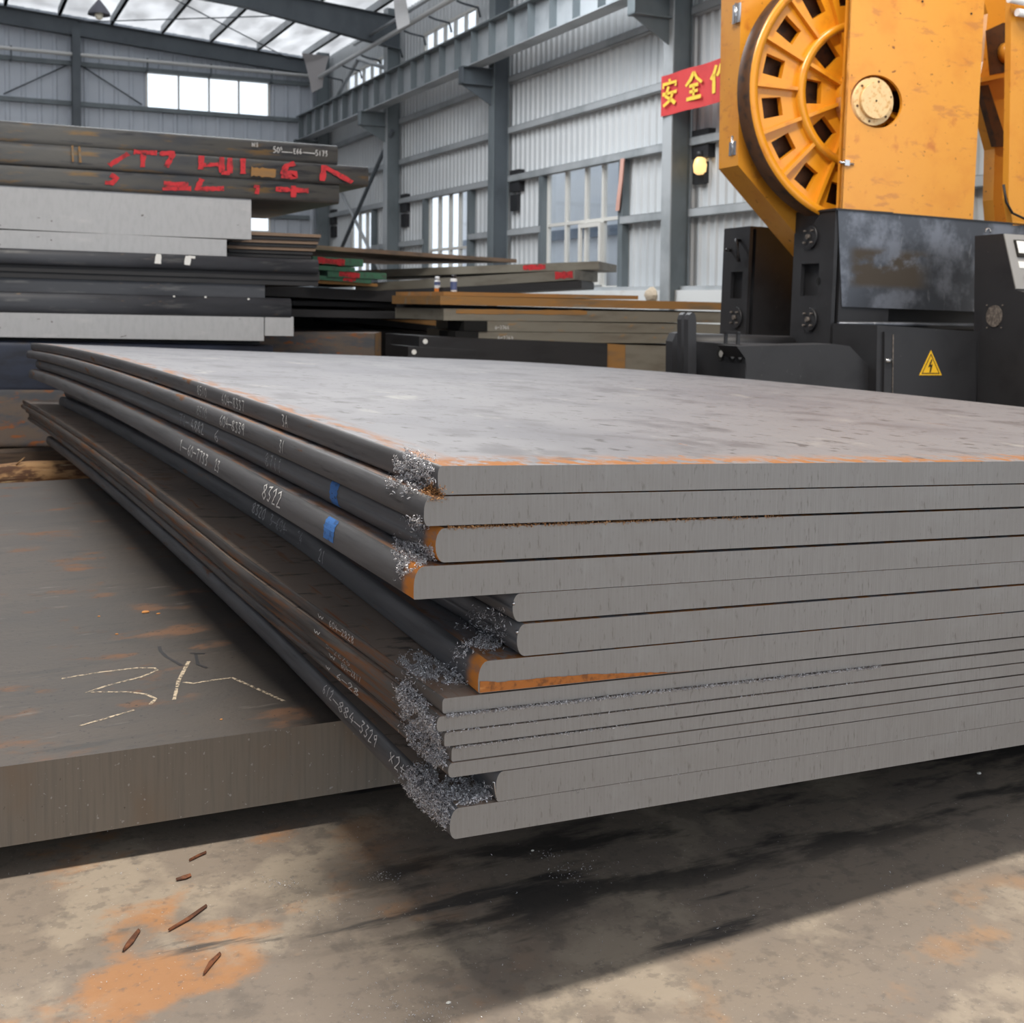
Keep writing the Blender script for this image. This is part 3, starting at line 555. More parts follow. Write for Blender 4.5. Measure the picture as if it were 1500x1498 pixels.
# rust stain along the foot of the seventh plate's cut end
P = plates[6]; mb = MB(); up = [(703, 997), (730, 999), (756, 996), (800, 992.5), (850, 988), (900, 986), (950, 984.5), (985, 984), (1010, 986)]; ua = []; la = []
for i in range(60):
    xx = 703 + (1010-703)*i/59; yy = np.interp(xx, [u[0] for u in up], [u[1] for u in up]) + random.uniform(-.7, .7); q = W.px(xx, yy, 1, P.yf-.001)
    zl = P.ztop(q[0], P.yf)-P.t+.001; ua.append((q[0], P.yf-.001, max(q[2], zl+.0005))); la.append((q[0], P.yf-.001, zl))
mb.quadmesh(ua+la, [(i, i+1, 61+i, 60+i) for i in range(59)]); P.thing.part('rust_stain', mb, 'rust_band', P.body)
def edge_pt(P, Y, v, off=.0012):
    """point on the left edge of a plate: v=1 top .. 0 bottom"""
    dz = -(1-v)*P.t; pr = P.prof
    for (d0, z0), (d1, z1) in zip(pr[:-1], pr[1:]):
        if z1 <= dz <= z0 and z0 > z1: dx = d0+(d1-d0)*(z0-dz)/(z0-z1); break
    else: dx = pr[-1][0] if v < .5 else pr[0][0]
    x = P.left(Y)+dx; return (x-off, Y, P.ztop(x, Y)+dz + (off*.8 if v > .75 else 0))
def pxY(P, x, y): return float(W.px(x, y, 0, P.x0)[1])
def edge_text(k, text, xa, xb, y, v0=.25, v1=.8, mt='chalk', wd=.036):
    P = plates[k]; Ya, Yb = pxY(P, xa, y), pxY(P, xb, y); Lh = Ya-Yb
    mb = ribbons(MB(), strokes(text), wd/len(text)*1.4, .055, lambda u, v: edge_pt(P, Ya-u*Lh, min(.97, max(.03, v0+v*(v1-v0)))), seg=.05)
    P.thing.part('chalk_marking', mb, mt, P.body)
def edge_band(k, xa, xb, y, mt, v0=.08, v1=.95):
    P = plates[k]; Ya, Yb = pxY(P, xa, y), pxY(P, xb, y); mb = MB(); n = 12
    vs = [edge_pt(P, (Ya, Yb)[j] + random.uniform(-.004, .004), v0+(v1-v0)*i/n, .001) for i in range(n+1) for j in (0, 1)]
    mb.quadmesh(vs, [(2*i, 2*i+1, 2*i+3, 2*i+2) for i in range(n)]); P.thing.part('paint_mark', mb, mt, P.body)
edge_text(0, '8510', 289, 303, 570); edge_text(0, '604-8337', 325, 358, 590); edge_text(0, '3A', 413, 422, 616)
edge_text(1, '8510', 288, 303, 592, mt='chalk_dim'); edge_text(1, '604-8339', 322, 358, 616); edge_text(1, '31', 409, 416, 645)
edge_text(2, '71-', 262, 277, 608, mt='chalk_dim'); edge_text(2, '4882', 280, 298, 618); edge_text(2, '6', 314, 320, 634); edge_text(2, '8711', 388, 412, 668, mt='chalk_dim')
edge_text(3, '1-', 262, 273, 634); edge_text(3, '60-7733', 275, 304, 645); edge_text(3, '23', 314, 321, 664); edge_text(3, '8322', 384, 411, 703, .3, .9)
edge_text(4, '604-8331', 380, 430, 735, mt='chalk_dim'); edge_text(5, '35', 458, 468, 772, mt='chalk_dim')
edge_text(6, '8320', 343, 361, 728, .35, .9); edge_text(6, '3-604-8324', 368, 415, 762, .3, .85, mt='chalk_dim'); edge_text(6, '21', 442, 451, 797)
edge_text(7, 'w', 479, 487, 906, .3, .8); edge_text(7, '604-2828', 494, 528, 932, .3, .8); edge_text(8, 'w', 473, 481, 927); edge_text(9, '5-2826', 486, 520, 955, mt='chalk_dim'); edge_text(10, 'w', 491, 500, 963)
edge_text(10, '604-2817', 508, 535, 985); edge_text(11, 'w 6-28', 486, 532, 1000, .3, .8); 
edge_text(13, '612', 466, 480, 1010, .55, .9); edge_text(13, '-884-', 482, 522, 1035, .5, .85); edge_text(13, '3329', 522, 547, 1070, .5, .9); edge_text(13, 'x2+', 566, 590, 1118, .5, .9)
edge_band(2, 483, 494, 715, 'blue'); edge_band(3, 474, 489, 752, 'blue', .2, .97)

# ------------------------------------------------------------------ thick slab lower left
zs = .260; ys = float(W.px(0, 1123, 2, zs)[1]); ys2 = float(W.px(500, 1055, 2, zs)[1]); zb = float(W.px(0, 1241, 1, ys)[2])
x0s, x1s = -2.6, 1.40; SLy = lambda x: ys + (ys2-ys)*(x-.19)/(.96-.19)
t = Thing('thick_slab', 'thick brownish steel slab lying low at left, chalk lines on its top', 'steel slab', None, (0, ys, zb))
mb = MB()
n = 10; yb = 7.35
P4 = [(x0s, SLy(x0s)), (x1s, SLy(x1s)), (x1s, yb), (x0s, yb)]
mb.quadmesh([(x, y, z) for z in (zb, zs) for x, y in P4], [(4, 5, 6, 7), (3, 2, 1, 0), (2, 3, 7, 6), (3, 0, 4, 7), (1, 2, 6, 5)], 0); mb.quadmesh([(x, y, z) for z in (zb, zs) for x, y in P4[:2]], [(0, 1, 3, 2)], 1)
sb = t.part('slab_body', mb, ['slab_top', 'slab_cut'])
def crop5(x, y): p = W.px(x/3, 850+y/3, 2, zs); return (p[0], p[1])
def slab_marks(name, sts, wd, mt):
    for i, st in enumerate(sts):
        mb = ribbons(MB(), [[crop5(*q) for q in st]], wd, wd, lambda u, v: (u, v, zs+.0008+.0002*i), seg=.02); t.part(name, mb, mt, sb)
slab_marks('chalk_marking', [[(270, 432), (430, 405), (600, 385), (680, 385), (690, 395), (620, 425), (480, 460), (380, 492), (440, 490), (560, 490), (640, 500), (685, 520), (660, 545)], [(350, 640), (470, 605), (590, 570)]], .0045, 'chalk_slab')
slab_marks('chalk_marking', [[(765, 525), (785, 440), (830, 355)], [(805, 448), (850, 453), (930, 440), (1020, 428), (1120, 472), (1250, 532)]], .005, 'chalk_slab')
slab_marks('dark_scrawl', [[(700, 290), (705, 310), (730, 335), (800, 375)], [(835, 320), (900, 322)], [(860, 325), (870, 370), (910, 385)]], .005, 'black_plate')
# bearers
for i, (y, lab) in enumerate(((3.9, 'front timber bearer under the low slab'), (6.6, 'rear timber bearer under the low slab'))):
    tag(MB().box((-2.4, y, .0), (.95, y+.12, zb)).build('timber_bearer', 'wood_dark'), lab, 'timber')
for i, (y, lab) in enumerate(((3.0, 'timber bearer beneath the front end of the plate stack'), (6.0, 'timber bearer beneath the middle of the plate stack'), (8.7, 'timber bearer beneath the far end of the plate stack'))):
    PZ = lambda x: plates[13].ztop(x, y+.06)-plates[13].t-.004
    mb = MB(); xa, xb = 1.15, 4.5
    mb.prism([(xa, y, 0), (xb, y, 0), (xb, y, PZ(xb)), (xa, y, PZ(xa))], (0, .12, 0)); tag(mb.build('timber_bearer', 'wood_dark'), lab, 'timber')
# log
cy = 8.35; zc = .155; pts = []; rs = []
for i in range(15):
    x = -1.6 + 3.0*i/14; pts.append((x, cy+.012*math.sin(i*1.7), zc+.008*math.sin(i*2.3))); rs.append(.088+.008*math.sin(i*1.9))
t = Thing('split_log', 'barked light-brown log lying behind the low slab', 'log', None, (-1.6, cy, .06)); lg = t.part('trunk', MB().tube(pts, rs, 14), 'wood')
p = W.px(28, 660, 1, cy-.03); t.part('splinter', MB().tube([(p[0]-.02, cy-.05, zc+.08), (p[0]+.03, cy-.07, zc+.13)], [.006, .003], 5), 'wood')
tag(MB().box((-1.8, 9.5, .0), (1.6, 9.75, .17)).build('timber_plank', 'wood_dark'), 'dull flat timber plank behind the log', 'timber')
tag(MB().box((-1.6, 8.25, 0), (-1.3, 8.5, .062)).build('wood_chock', 'wood_dark'), 'wood chock under the left end of the log', 'timber')
tag(MB().box((1.0, 8.25, 0), (1.3, 8.5, .062)).build('wood_chock', 'wood_dark'), 'wood chock under the right end of the log', 'timber')

# ------------------------------------------------------------------ shavings
VS, FS = [], []
for P in plates:
    me = P.body.data; off = len(VS); l = P.thing.loc
    VS += [tuple(A(v.co)+l) for v in me.vertices]; FS += [tuple(off+i for i in p_.vertices) for p_ in me.polygons]
bvh = BVHTree.FromPolygons([Vector(v) for v in VS], FS)
def chip(mb, p, nrm, s):
    """one curled ribbon"""
    a = np.random.RandomState(random.randrange(1 << 30)).randn(3); a /= np.linalg.norm(a); b = np.cross(a, nrm); b /= (np.linalg.norm(b)+1e-6); r = s*random.uniform(.6, 1.4); wd = s*.45; th0 = random.uniform(0, 6.28); arc = random.uniform(1.8, 4.6); n = 4
    vs = []
    c = np.cross(a, b)
    for i in range(n+1):
        th = th0+arc*i/n; q = p + r*(math.cos(th)*b + math.sin(th)*c) + a*(i/n-.5)*s*.8
        vs += [q - a*wd*.5, q + a*wd*.5]
    mb.quadmesh(vs, [(2*i, 2*i+1, 2*i+3, 2*i+2) for i in range(n)])
def inside(x, y, poly):
    c = False; n = len(poly)
    for i in range(n):
        (x1, y1), (x2, y2) = poly[i], poly[i-1]
        if (y1 > y) != (y2 > y) and x < (x2-x1)*(y-y1)/(y2-y1)+x1: c = not c
    return c
def heap(label, poly, count, s=.0031, lift=.008, mt='chip', fade=0):
    xs_ = [q[0] for q in poly]; ys_ = [q[1] for q in poly]; mb = MB(); k = 0; tries = 0; vo = [(random.uniform(min(xs_), max(xs_)), random.uniform(min(ys_), max(ys_)), random.uniform(2, 6)) for _ in range(int(count/110))]
    while k < count and tries < count*20:
        tries += 1; x, y = random.uniform(min(xs_), max(xs_)), random.uniform(min(ys_), max(ys_))
        if not inside(x, y, poly): continue
        if random.random() < .35: x += random.gauss(0, 5); y += random.gauss(0, 5)
        if any(math.hypot(x-a_, y-b_) < c_ for a_, b_, c_ in vo): continue
        d = Vector(ray(x, y)).normalized(); h = bvh.ray_cast(Vector(CAM), d)
        if h[0] is None or h[0].y < Y0+.0035 and fade == 0: continue
        nn = A(h[1]); nn = -nn if nn @ A(d) > 0 else nn
        chip(mb, A(h[0]) + nn*random.uniform(.2, 1)*lift, nn, s*random.uniform(.6, 1.3)); k += 1
    tag(mb.build('steel_shavings', mt), label, 'metal shavings', 'shavings on the front stack', 'stuff')
heap('curly shavings heaped on the edges of the two top plates', [(578, 672), (598, 664), (625, 672), (640, 690), (640, 705), (622, 720), (600, 722), (572, 712), (566, 705), (585, 695)], 1530)
heap('rusty shavings at the corner of the second plate from the top', [(618, 724), (632, 705), (648, 720), (652, 730), (630, 728)], 255, mt='chip_rust', fade=1)
heap('few shavings stuck to the edge of the third plate', [(597, 756), (622, 758), (630, 775), (608, 778)], 187)
heap('shavings heaped on the jutting edge of the fourth plate', [(578, 791), (600, 793), (632, 800), (642, 818), (612, 833), (590, 845), (580, 820)], 1275)
heap('shavings scattered on the rusty seventh plate below the set-back pair', [(668, 955), (690, 937), (720, 935), (738, 946), (725, 955), (690, 950), (678, 962), (668, 968)], 442)
heap('dim shavings in the recess beside the set-back plates', [(700, 888), (740, 890), (745, 930), (725, 945), (690, 925), (660, 922)], 221)
heap('loose shavings spread over the exposed strip of the uppermost thin plate', [(583, 966), (610, 960), (650, 972), (676, 985), (684, 1000), (655, 1004), (625, 998), (600, 988)], 1530)
heap('thick shavings heaped down the edges of the thin plates', [(580, 1000), (600, 998), (620, 1020), (640, 1055), (655, 1085), (655, 1120), (632, 1127), (604, 1088), (590, 1050)], 3400)
heap('thick shavings piled on the bottom plate under the thin ones', [(590, 1135), (615, 1122), (655, 1140), (715, 1150), (726, 1168), (690, 1182), (670, 1200), (655, 1212), (640, 1195), (620, 1180), (600, 1160)], 3740, lift=.010)
def seam(label, k, xa, xb, count, mt='chip', s=.0022, jz=.003, dens=None):
    P = plates[k]; mb = MB()
    for i in range(count):
        X = xa + (xb-xa)*random.random()**(1.3); Y = Y0-.002; z = P.ztop(X, Y)+random.uniform(-jz*.4, jz)
        chip(mb, A([X, Y+random.uniform(-.002, .001), z]), A([0, -1, 0]), s*random.uniform(.5, 1.3))
    tag(mb.build('steel_shavings', mt), label, 'metal shavings', 'shavings on the front stack', 'stuff')
seam('shavings packed along the seam under the uppermost thin plate', 8, .93, 2.05, 1900, jz=.0045)
seam('sparse shavings along the seam under the second thin plate', 9, .93, 2.0, 260)
seam('sparse shavings along the seam under the third thin plate', 10, .95, 1.35, 220)
seam('rusty shavings along the seam above the third plate', 2, .93, 1.75, 520, 'chip_rust', .0026, .004)
seam('few bright chips along the seam above the bottom plate', 13, 1.05, 2.4, 60)
# bright bent wire bits
for (x, y, k, lab) in ((752, 884, 4, 'bright metal burr on the upper set-back plate'), (757, 926, 5, 'bright metal burr on the lower set-back plate')):
    p = W.px(x, y, 1, Y0-.004); tag(MB().tube([p+A([.0, 0, .003]), p+A([.001, 0, -.003])], [.003, .0025], 7).build('metal_burr', 'chrome'), lab, 'burr')
p = W.px(724, 1145, 1, Y0+.004); q = W.px(727, 1170, 1, Y0+.002); tag(MB().tube([p+A([-.004, 0, 0]), p, (p+q)/2, q], .0018, 6).build('metal_sliver', 'chrome'), 'bright bent sliver at the set-back plate near the stack bottom', 'sliver')

# ------------------------------------------------------------------ floor litter
mb = MB()
for i in range(520):
    x, y = random.uniform(-150, 1650), random.uniform(1180, 1520); p = W.px(x, y, 2, .002)
    if p[1] < .9 or p[1] > 4: continue
    chip(mb, p + A([0, 0, .0015]), A([0, 0, 1.]), random.uniform(.0008, .0022))
for cxp, cyp, nn, sp in ((560, 1285, 60, 14), (415, 1295, 70, 16), (845, 1280, 90, 30), (600, 1490, 200, 60), (470, 1335, 60, 30), (805, 1252, 30, 10)):
    for i in range(nn):
        p = W.px(random.gauss(cxp, sp), random.gauss(cyp, sp*.35), 2, .002); chip(mb, p + A([0, 0, .0015]), A([0, 0, 1.]), random.uniform(.001, .002))
tag(mb.build('steel_shavings', 'chip'), 'tiny bright shavings strewn over the concrete floor', 'metal shavings', None, 'stuff')
def leaf(label, pts, wd):
    P3 = [W.px(x, y, 2, .004) for x, y in pts]; mb = MB(); n = len(P3); vs = []
    for i, p in enumerate(P3):
        tg = P3[min(i+1, n-1)]-P3[max(i-1, 0)]; nm = A([-tg[1], tg[0], 0]); nm /= np.linalg.norm(nm); ww = wd*(math.sin(math.pi*(i+.35)/(n+.0)))
        vs += [p+nm*ww, p+A([0, 0, .004]), p-nm*ww]
    fs = [f for i in range(n-1) for f in ((3*i, 3*i+1, 3*i+4, 3*i+3), (3*i+1, 3*i+2, 3*i+5, 3*i+4))]; mb.quadmesh(vs, fs); m2 = [(v[0], v[1], v[2]-.002) for v in vs]; mb.quadmesh(m2, fs)
    tag(mb.build('dry_leaf', 'leaf'), label, 'leaf', 'dry leaves on the floor')
leaf('reddish dry leaf strip on the floor at lower left', [(180, 1392), (190, 1380), (203, 1362)], .007)
leaf('long brown splinter of leaf on the floor below the slab', [(247, 1362), (275, 1345), (302, 1326)], .006)
leaf('curled brown leaf on the rusty floor patch', [(298, 1426), (310, 1408), (322, 1396)], .006)
leaf('dark leaf at the edge of the slab shadow', [(258, 1288), (270, 1284), (279, 1281)], .009)
leaf('thin twig of leaf in the shadow under the slab', [(277, 1260), (290, 1253), (302, 1248)], .003)
def lump(name, label, cat, x, y, r, mt, z=0., ax=(1, .8, .6)):
    p = W.px(x, y, 2, z); mb = MB(); n = 8
    rings = [(-.2, .8), (.25, 1), (.7, .75), (1, .2)]
    vs = [(p[0]+r*ax[0]*q*math.cos(2*math.pi*k/n)*random.uniform(.8, 1.2), p[1]+r*ax[1]*q*math.sin(2*math.pi*k/n)*random.uniform(.8, 1.2), z+r*ax[2]*(h+.2)) for h, q in rings for k in range(n)]
    mb.quadmesh(vs, [(i*n+k, i*n+(k+1) % n, (i+1)*n+(k+1) % n, (i+1)*n+k) for i in range(3) for k in range(n)] + [tuple(range(24, 32)), tuple(range(8))]); tag(mb.build(name, mt), label, cat)
lump('pebble', 'white lump on the dark floor at far right below the stack', 'pebble', 1434, 1133, .0075, 'pebble'); lump('pebble', 'small white pebble on the floor at bottom centre', 'pebble', 657, 1469, .005, 'pebble'); lump('pebble', 'white speck of grit below the stack corner', 'pebble', 780, 1246, .004, 'pebble')
lump('rust_flake', 'largest orange rust flake on the slab top', 'rust flake', 213, 897, .016, 'flake', zs, (1, .7, .35)); lump('rust_flake', 'small rust flake just right of the largest on the slab', 'rust flake', 232, 899, .007, 'flake', zs, (1, .8, .4))
lump('rust_flake', 'small rust flake left of the chalk lines on the slab', 'rust flake', 171, 929, .005, 'flake', zs); lump('rust_flake', 'tiny rust flake near the slab front edge', 'rust flake', 324, 1054, .004, 'flake', zs); lump('rust_flake', 'tiny rust flake left of the largest on the slab', 'rust flake', 145, 903, .005, 'flake', zs)

# ================================================================== background stacks
def sbox(name, label, x0, y0, x1, y1, tpx, Y, depth, mt, Y1=None, fr_end=None, round_=0., group='plates stacked at the back', cat='steel plate', marks=None, ext=0):
    """plate whose long front top edge runs between two measured points at distances Y / Y1"""
    p = W.px(x0, y0, 1, Y); q = W.px(x1, y1, 1, Y1 or Y); d = q-p; p = p - d/np.linalg.norm(d)*ext; d = q-p
    t0 = float(p[2]-W.px(x0, y0+tpx, 1, Y)[2]); dd = A([d[0], d[1], 0]); dd /= np.linalg.norm(dd); nrm = A([-dd[1], dd[0], 0])
    n = 1 if not round_ else 5; prof = []
    if round_:
        r = t0*round_
        for i in range(n+1): a = math.pi/2*i/n; prof.append((r*.5*(1-math.sin(a)), -r*(1-math.cos(a))))
        for i in range(n+1): a = math.pi/2*i/n; prof.append((r*.5*(1-math.cos(a)), -(t0-r)-r*math.sin(a)))
    else: prof = [(0, 0), (0, -t0)]
    prof += [(depth, -t0), (depth, 0)]
    t = Thing(name, label, cat, None, p - A([0, 0, t0]), group)
    mb = MB(); m = len(prof); vs = [e + nrm*a + A([0, 0, b]) for e in (p, q) for a, b in prof]
    mb.quadmesh(vs, [tuple(range(m)), tuple(range(m, 2*m))[::-1]]); o = len(mb.v)-2*m
    for j in range(m): mb.f.append((o+j, o+(j+1) % m, o+m+(j+1) % m, o+m+j)); mb.m.append(0); mb.sm.append(round_ > 0 and j < m-3)
    body = t.part('plate_body', mb, mt)
    t.p, t.d, t.nrm, t.t0, t.body = p, d, nrm, t0, body; t.off = .003
    # paint on the front edge: strokes in full-picture pixels
    def fn(u, v):     # pixel -> on front face plane, 3 mm proud
        dr = ray(u, v); nn = nrm; s_ = ((p - nn*t.off - CAM) @ nn)/(dr @ nn); return CAM + dr*s_
    t.fn = fn
    return t
def paint(t, sts, wx, wy, mt, name='spray_paint_marking', seg=4):
    t.off += .0012
    mb = ribbons(MB(), sts, wx, wy, t.fn, seg=seg); t.part(name, mb, mt, t.body)
def c1(*pts): return [(x/2.5, y/2.5) for x, y in pts]
YA = 11.2
a1 = sbox('heavy_plate', 'top plate of the left back stack, white chalk number near its end', -20, 174, 495, 213, 31, YA, 2.6, 'dk_plate2', round_=.3, ext=2.5)
a2 = sbox('heavy_plate', 'second plate of the left back stack, red spray letters and the longest end', -20, 205, 540, 244, 31, YA-.03, 2.6, 'dk_plate2', round_=.3, ext=2.5)
a3 = sbox('heavy_plate', 'third plate of the left back stack, brownish with smeared red paint', -20, 236, 497, 269, 30.5, YA, 2.6, 'dk_plate2', round_=.3, ext=2.5)
a4 = sbox('milled_block', 'large pale machined block under the red-lettered plates', -20, 266.5, 368, 288, 66.5, YA+.04, 2.3, 'bright_block', ext=2.5, cat='steel block')
a5 = sbox('milled_block', 'thinner pale machined block, second below the red-lettered plates', -20, 333.5, 332, 351, 28, YA+.04, 2.3, 'bright_block', ext=2.5, cat='steel block')
a6 = sbox('heavy_plate', 'dark rounded plate with two white tape marks in the left back stack', -20, 362, 467, 380, 19, YA-.08, 2.4, 'dk_plate', round_=.45, ext=2.5)
a7 = sbox('heavy_plate', 'thin dark plate directly under the taped plate', -20, 381, 468, 398, 9, YA-.02, 2.4, 'black_plate', ext=2.5)
a7b = sbox('heavy_plate', 'second thin dark plate under the taped plate', -20, 390.5, 466, 406, 9, YA, 2.4, 'black_plate', ext=2.5)
a8 = sbox('heavy_plate', 'flat black plate between the taped plate and the rounded worn one', -20, 400, 388, 413, 25, YA+.03, 2.3, 'dk_plate', ext=2.5)
a9 = sbox('heavy_plate', 'worn rounded plate with bright chips on its upper edge', -20, 425.5, 427, 437, 27, YA-.12, 2.3, 'dk_plate', round_=.4, ext=2.5)
a10 = sbox('milled_block', 'long pale bar at the foot of the left back stack', -20, 453, 386.5, 463, 31, YA-.1, 2.2, 'bright_block', ext=2.5, cat='steel block')
a10b = sbox('milled_block', 'short pale bar end at the foot of the left back stack', 388, 463, 430, 464, 28.5, YA-.1, 2.2, 'bright_block', cat='steel block')
a11 = sbox('heavy_plate', 'black bearer plate hidden under the pale bar', -20, 485, 380, 494, 13, YA+.12, 2.0, 'black_plate', ext=2.5)  # black colour stands for the shade in this recess
a12 = sbox('thick_slab', 'blue-black thick slab low in the left back stack', -20, 498, 400, 506, 66, YA-.05, 2.4, 'blue_slab', round_=.12, ext=2.5, cat='steel slab')
a13 = sbox('thick_slab', 'rusty bottom slab of the left back stack', -20, 566, 330, 570, 74, YA-.05, 2.4, 'rust_slab', round_=.1, ext=2.5, cat='steel slab')
tag(MB().box((-2.2, 11.3, 0), (3.0, 11.5, .16)).build('timber_bearer', 'wood_dark'), 'timber bearer below the left back stack', 'timber')
# writing on the left back stack
def px_text(t, text, x0, y0, x1, y1, h, mt='chalk', wx=.55, wy=.55):
    sts = [[(x0+(x1-x0)*u, y0+(y1-y0)*u - h*v) for u, v in st] for st in strokes(text)]
    mb = ribbons(MB(), sts, wx, wy, t.fn, seg=2); t.part('chalk_marking', mb, mt, t.body)
px_text(a1, 'NS', 369, 214.5, 379, 215.5, 6, wx=.45, wy=.45); px_text(a1, '50', 400, 223, 410, 224, 8); px_text(a1, '5', 410.5, 219.5, 413.5, 219.8, 4, wx=.4, wy=.4); px_text(a1, '-', 414, 225.5, 427, 226.5, 6)
px_text(a1, 'E66', 430, 225, 442, 226, 7.5); px_text(a1, '-', 444, 226.5, 460, 227.5, 6); px_text(a1, '5173', 462, 228, 480, 229, 8)
RD = [c1((400, 605), (470, 562)), c1((490, 556), (575, 560)), c1((525, 560), (522, 612)), c1((585, 562), (640, 560)), c1((635, 562), (608, 612)),
      c1((738, 570), (735, 620)), c1((740, 604), (800, 602)), c1((812, 575), (812, 632)), c1((842, 578), (842, 634)), c1((812, 632), (842, 634)), c1((890, 580), (890, 636)),
      c1((1080, 598), (1050, 606), (1035, 632), (1080, 630), (1080, 648), (1030, 644)), c1((1188, 605), (1180, 662)), c1((1190, 612), (1250, 645), (1290, 668))]
for st in RD: paint(a2, [st], 4.2, 3.2, 'red')
RD3 = [c1((595, 690), (700, 690)), c1((600, 672), (690, 676)), c1((740, 655), (720, 692), (820, 690)), c1((930, 682), (945, 684), (940, 710)), c1((1010, 692), (1130, 698)), c1((1075, 680), (1075, 722)), c1((405, 640), (430, 652), (410, 670), (385, 668))]
for st in RD3: paint(a3, [st], 4, 3.4, 'red')
for st in ([(106, 213), (107, 237)], [(116, 214), (118, 238)]): paint(a2, [st], 1.6, 1.6, 'rust_plate', 'rust_streak')
paint(a2, [[(368, 251), (404, 254)]], 5, 6.5, 'rust_plate', 'rust_patch')
paint(a6, [[(232.5, 372), (231, 386)]], 4.4, 4, 'tape', 'white_tape'); paint(a6, [[(276, 375), (274, 388)]], 4.2, 4, 'tape', 'white_tape'); paint(a6, [[(276, 376), (286, 377)]], 2, 1.8, 'tape', 'white_tape')
for x, y in ((301, 435), (255, 434), (364, 438)): paint(a9, [[(x-1.5, y), (x+1.5, y)]], 1.3, 1.2, 'tape', 'bright_chip')
# thin plates beside the pale block
for i, (x0, x1, y, mt) in enumerate(((362, 470, 339, 'thin_brown'), (350, 468, 344, 'black_plate'), (340, 466, 349, 'thin_brown'), (335, 464, 354, 'black_plate'), (333, 462, 359, 'thin_brown'), (335, 458, 364.5, 'black_plate'), (333, 456, 370, 'black_plate'))):
    sbox('thin_plate', 'thin dark plate, number %s from the top of the bundle right of the pale block' % ['one', 'two', 'three', 'four', 'five', 'six', 'seven'][i], x0, y, x1, y+4.5, 4.6, YA+.35+.02*i, 1.8, mt, group='thin plates beside the pale block')
# rusty slab right of the pale bar
zc_ = float(W.px(490, 487.5, 1, 12.3)[2])
tp = [W.px(x, y, 2, zc_) for x, y in ((330, 485.5), (549, 488), (558, 486), (483, 471.5), (330, 470))]
t = Thing('thick_slab', 'rusty slab with an orange end, right of the pale bars', 'steel slab', None, (tp[0][0], tp[0][1], .0))
mb = MB(); mb.prism([p_ for p_ in tp], (0, 0, -zc_)); sb_ = t.part('slab_body', mb, 'rust_slab')
mb = MB(); e0, e1 = tp[1], tp[2]; nn = A([e1[1]-e0[1], -(e1[0]-e0[0]), 0]); nn = nn/np.linalg.norm(nn)*.004; nn = nn if nn[1] < 0 else -nn
mb.quadmesh([e0+nn, e1+nn, e1+nn+A([0, 0, -.5]), e0+nn+A([0, 0, -.5])], [(0, 1, 2, 3)]); t.part('rust_face', mb, 'rust_plate', sb_)
# red and green painted plate ends
gl = [('upper red and green painted plate end', 458, 375, 532, 380, 10.5, 'green', (462, 375.5, 508, 379.5)), ('second painted plate end, mostly green', 467, 388.5, 520, 392, 6.5, 'green', None),
      ('third painted plate end, red in the middle', 480, 396, 566, 400, 9.5, 'green', (494, 396, 530, 399)), ('lowest painted plate end, green and red', 466, 403, 544, 409, 6.5, 'green', (500, 405, 524, 407))]
for i, (lab, x0, y0, x1, y1, tp_, mt, rd) in enumerate(gl):
    t = sbox('painted_plate', lab, x0, y0, x1, y1, tp_, 12.7+.02*i, 2.0, mt, group='plates with painted ends')
    if rd: paint(t, [[(rd[0]+3, rd[1]+tp_*.5), (rd[2]-3, rd[3]+tp_*.5)]], 4, tp_*.42, 'red', 'red_paint', 6)
sbox('timber_plank', 'thin orange-brown plank under the painted plate ends', 465, 410, 553, 415.5, 4.5, 12.8, 1.5, 'rust_plate', cat='timber', group=None)
# long thin plate and the red-ended plates behind
sbox('thin_plate', 'long thin brown plate sticking out to the right, overhanging the others', 440, 357.5, 757, 379.5, 6.5, 13.6, 2.6, 'thin_brown', Y1=15.5, group=None)
e1_ = sbox('red_end_plate', 'upper plate with a short red paint mark, longest end by the window', 520, 396, 877, 382.5, 11, 15.6, 1.6, 'grey_plate', Y1=13.4, group='plates with red marks near the window')
paint(e1_, [[(766, 392), (799, 390.5)]], 3, 3.6, 'red', 'red_paint')
e2_ = sbox('red_end_plate', 'middle grey plate with a red painted end', 520, 415.5, 842, 395, 14, 15.2, 1.6, 'grey_plate', Y1=13.2, group='plates with red marks near the window')
paint(e2_, [[(813, 403.5), (839, 402)]], 3, 5.0, 'red', 'red_paint')
sbox('red_end_plate', 'lower black plate under the red-ended ones', 500, 428, 852, 411, 11, 15.0, 1.6, 'black_plate', Y1=13.1, group='plates with red marks near the window')
# dark plates in the middle
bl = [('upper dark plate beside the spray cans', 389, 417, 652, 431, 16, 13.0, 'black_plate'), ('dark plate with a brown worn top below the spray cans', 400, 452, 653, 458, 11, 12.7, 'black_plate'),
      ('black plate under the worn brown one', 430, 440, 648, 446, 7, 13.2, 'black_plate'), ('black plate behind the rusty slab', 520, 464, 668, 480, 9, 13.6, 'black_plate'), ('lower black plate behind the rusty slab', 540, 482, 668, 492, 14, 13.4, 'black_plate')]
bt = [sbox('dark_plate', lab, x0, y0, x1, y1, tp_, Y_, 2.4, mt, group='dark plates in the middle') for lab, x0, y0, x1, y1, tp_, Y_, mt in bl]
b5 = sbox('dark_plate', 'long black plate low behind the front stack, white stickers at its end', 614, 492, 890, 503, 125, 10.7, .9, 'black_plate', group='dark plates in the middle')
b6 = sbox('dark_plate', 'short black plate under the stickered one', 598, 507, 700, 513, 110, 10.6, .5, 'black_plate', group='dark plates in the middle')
sbox('dark_plate', 'black mass of plates stacked under the cans', 556, 426, 650, 429, 14, 13.3, 2.0, 'black_plate', group='dark plates in the middle')
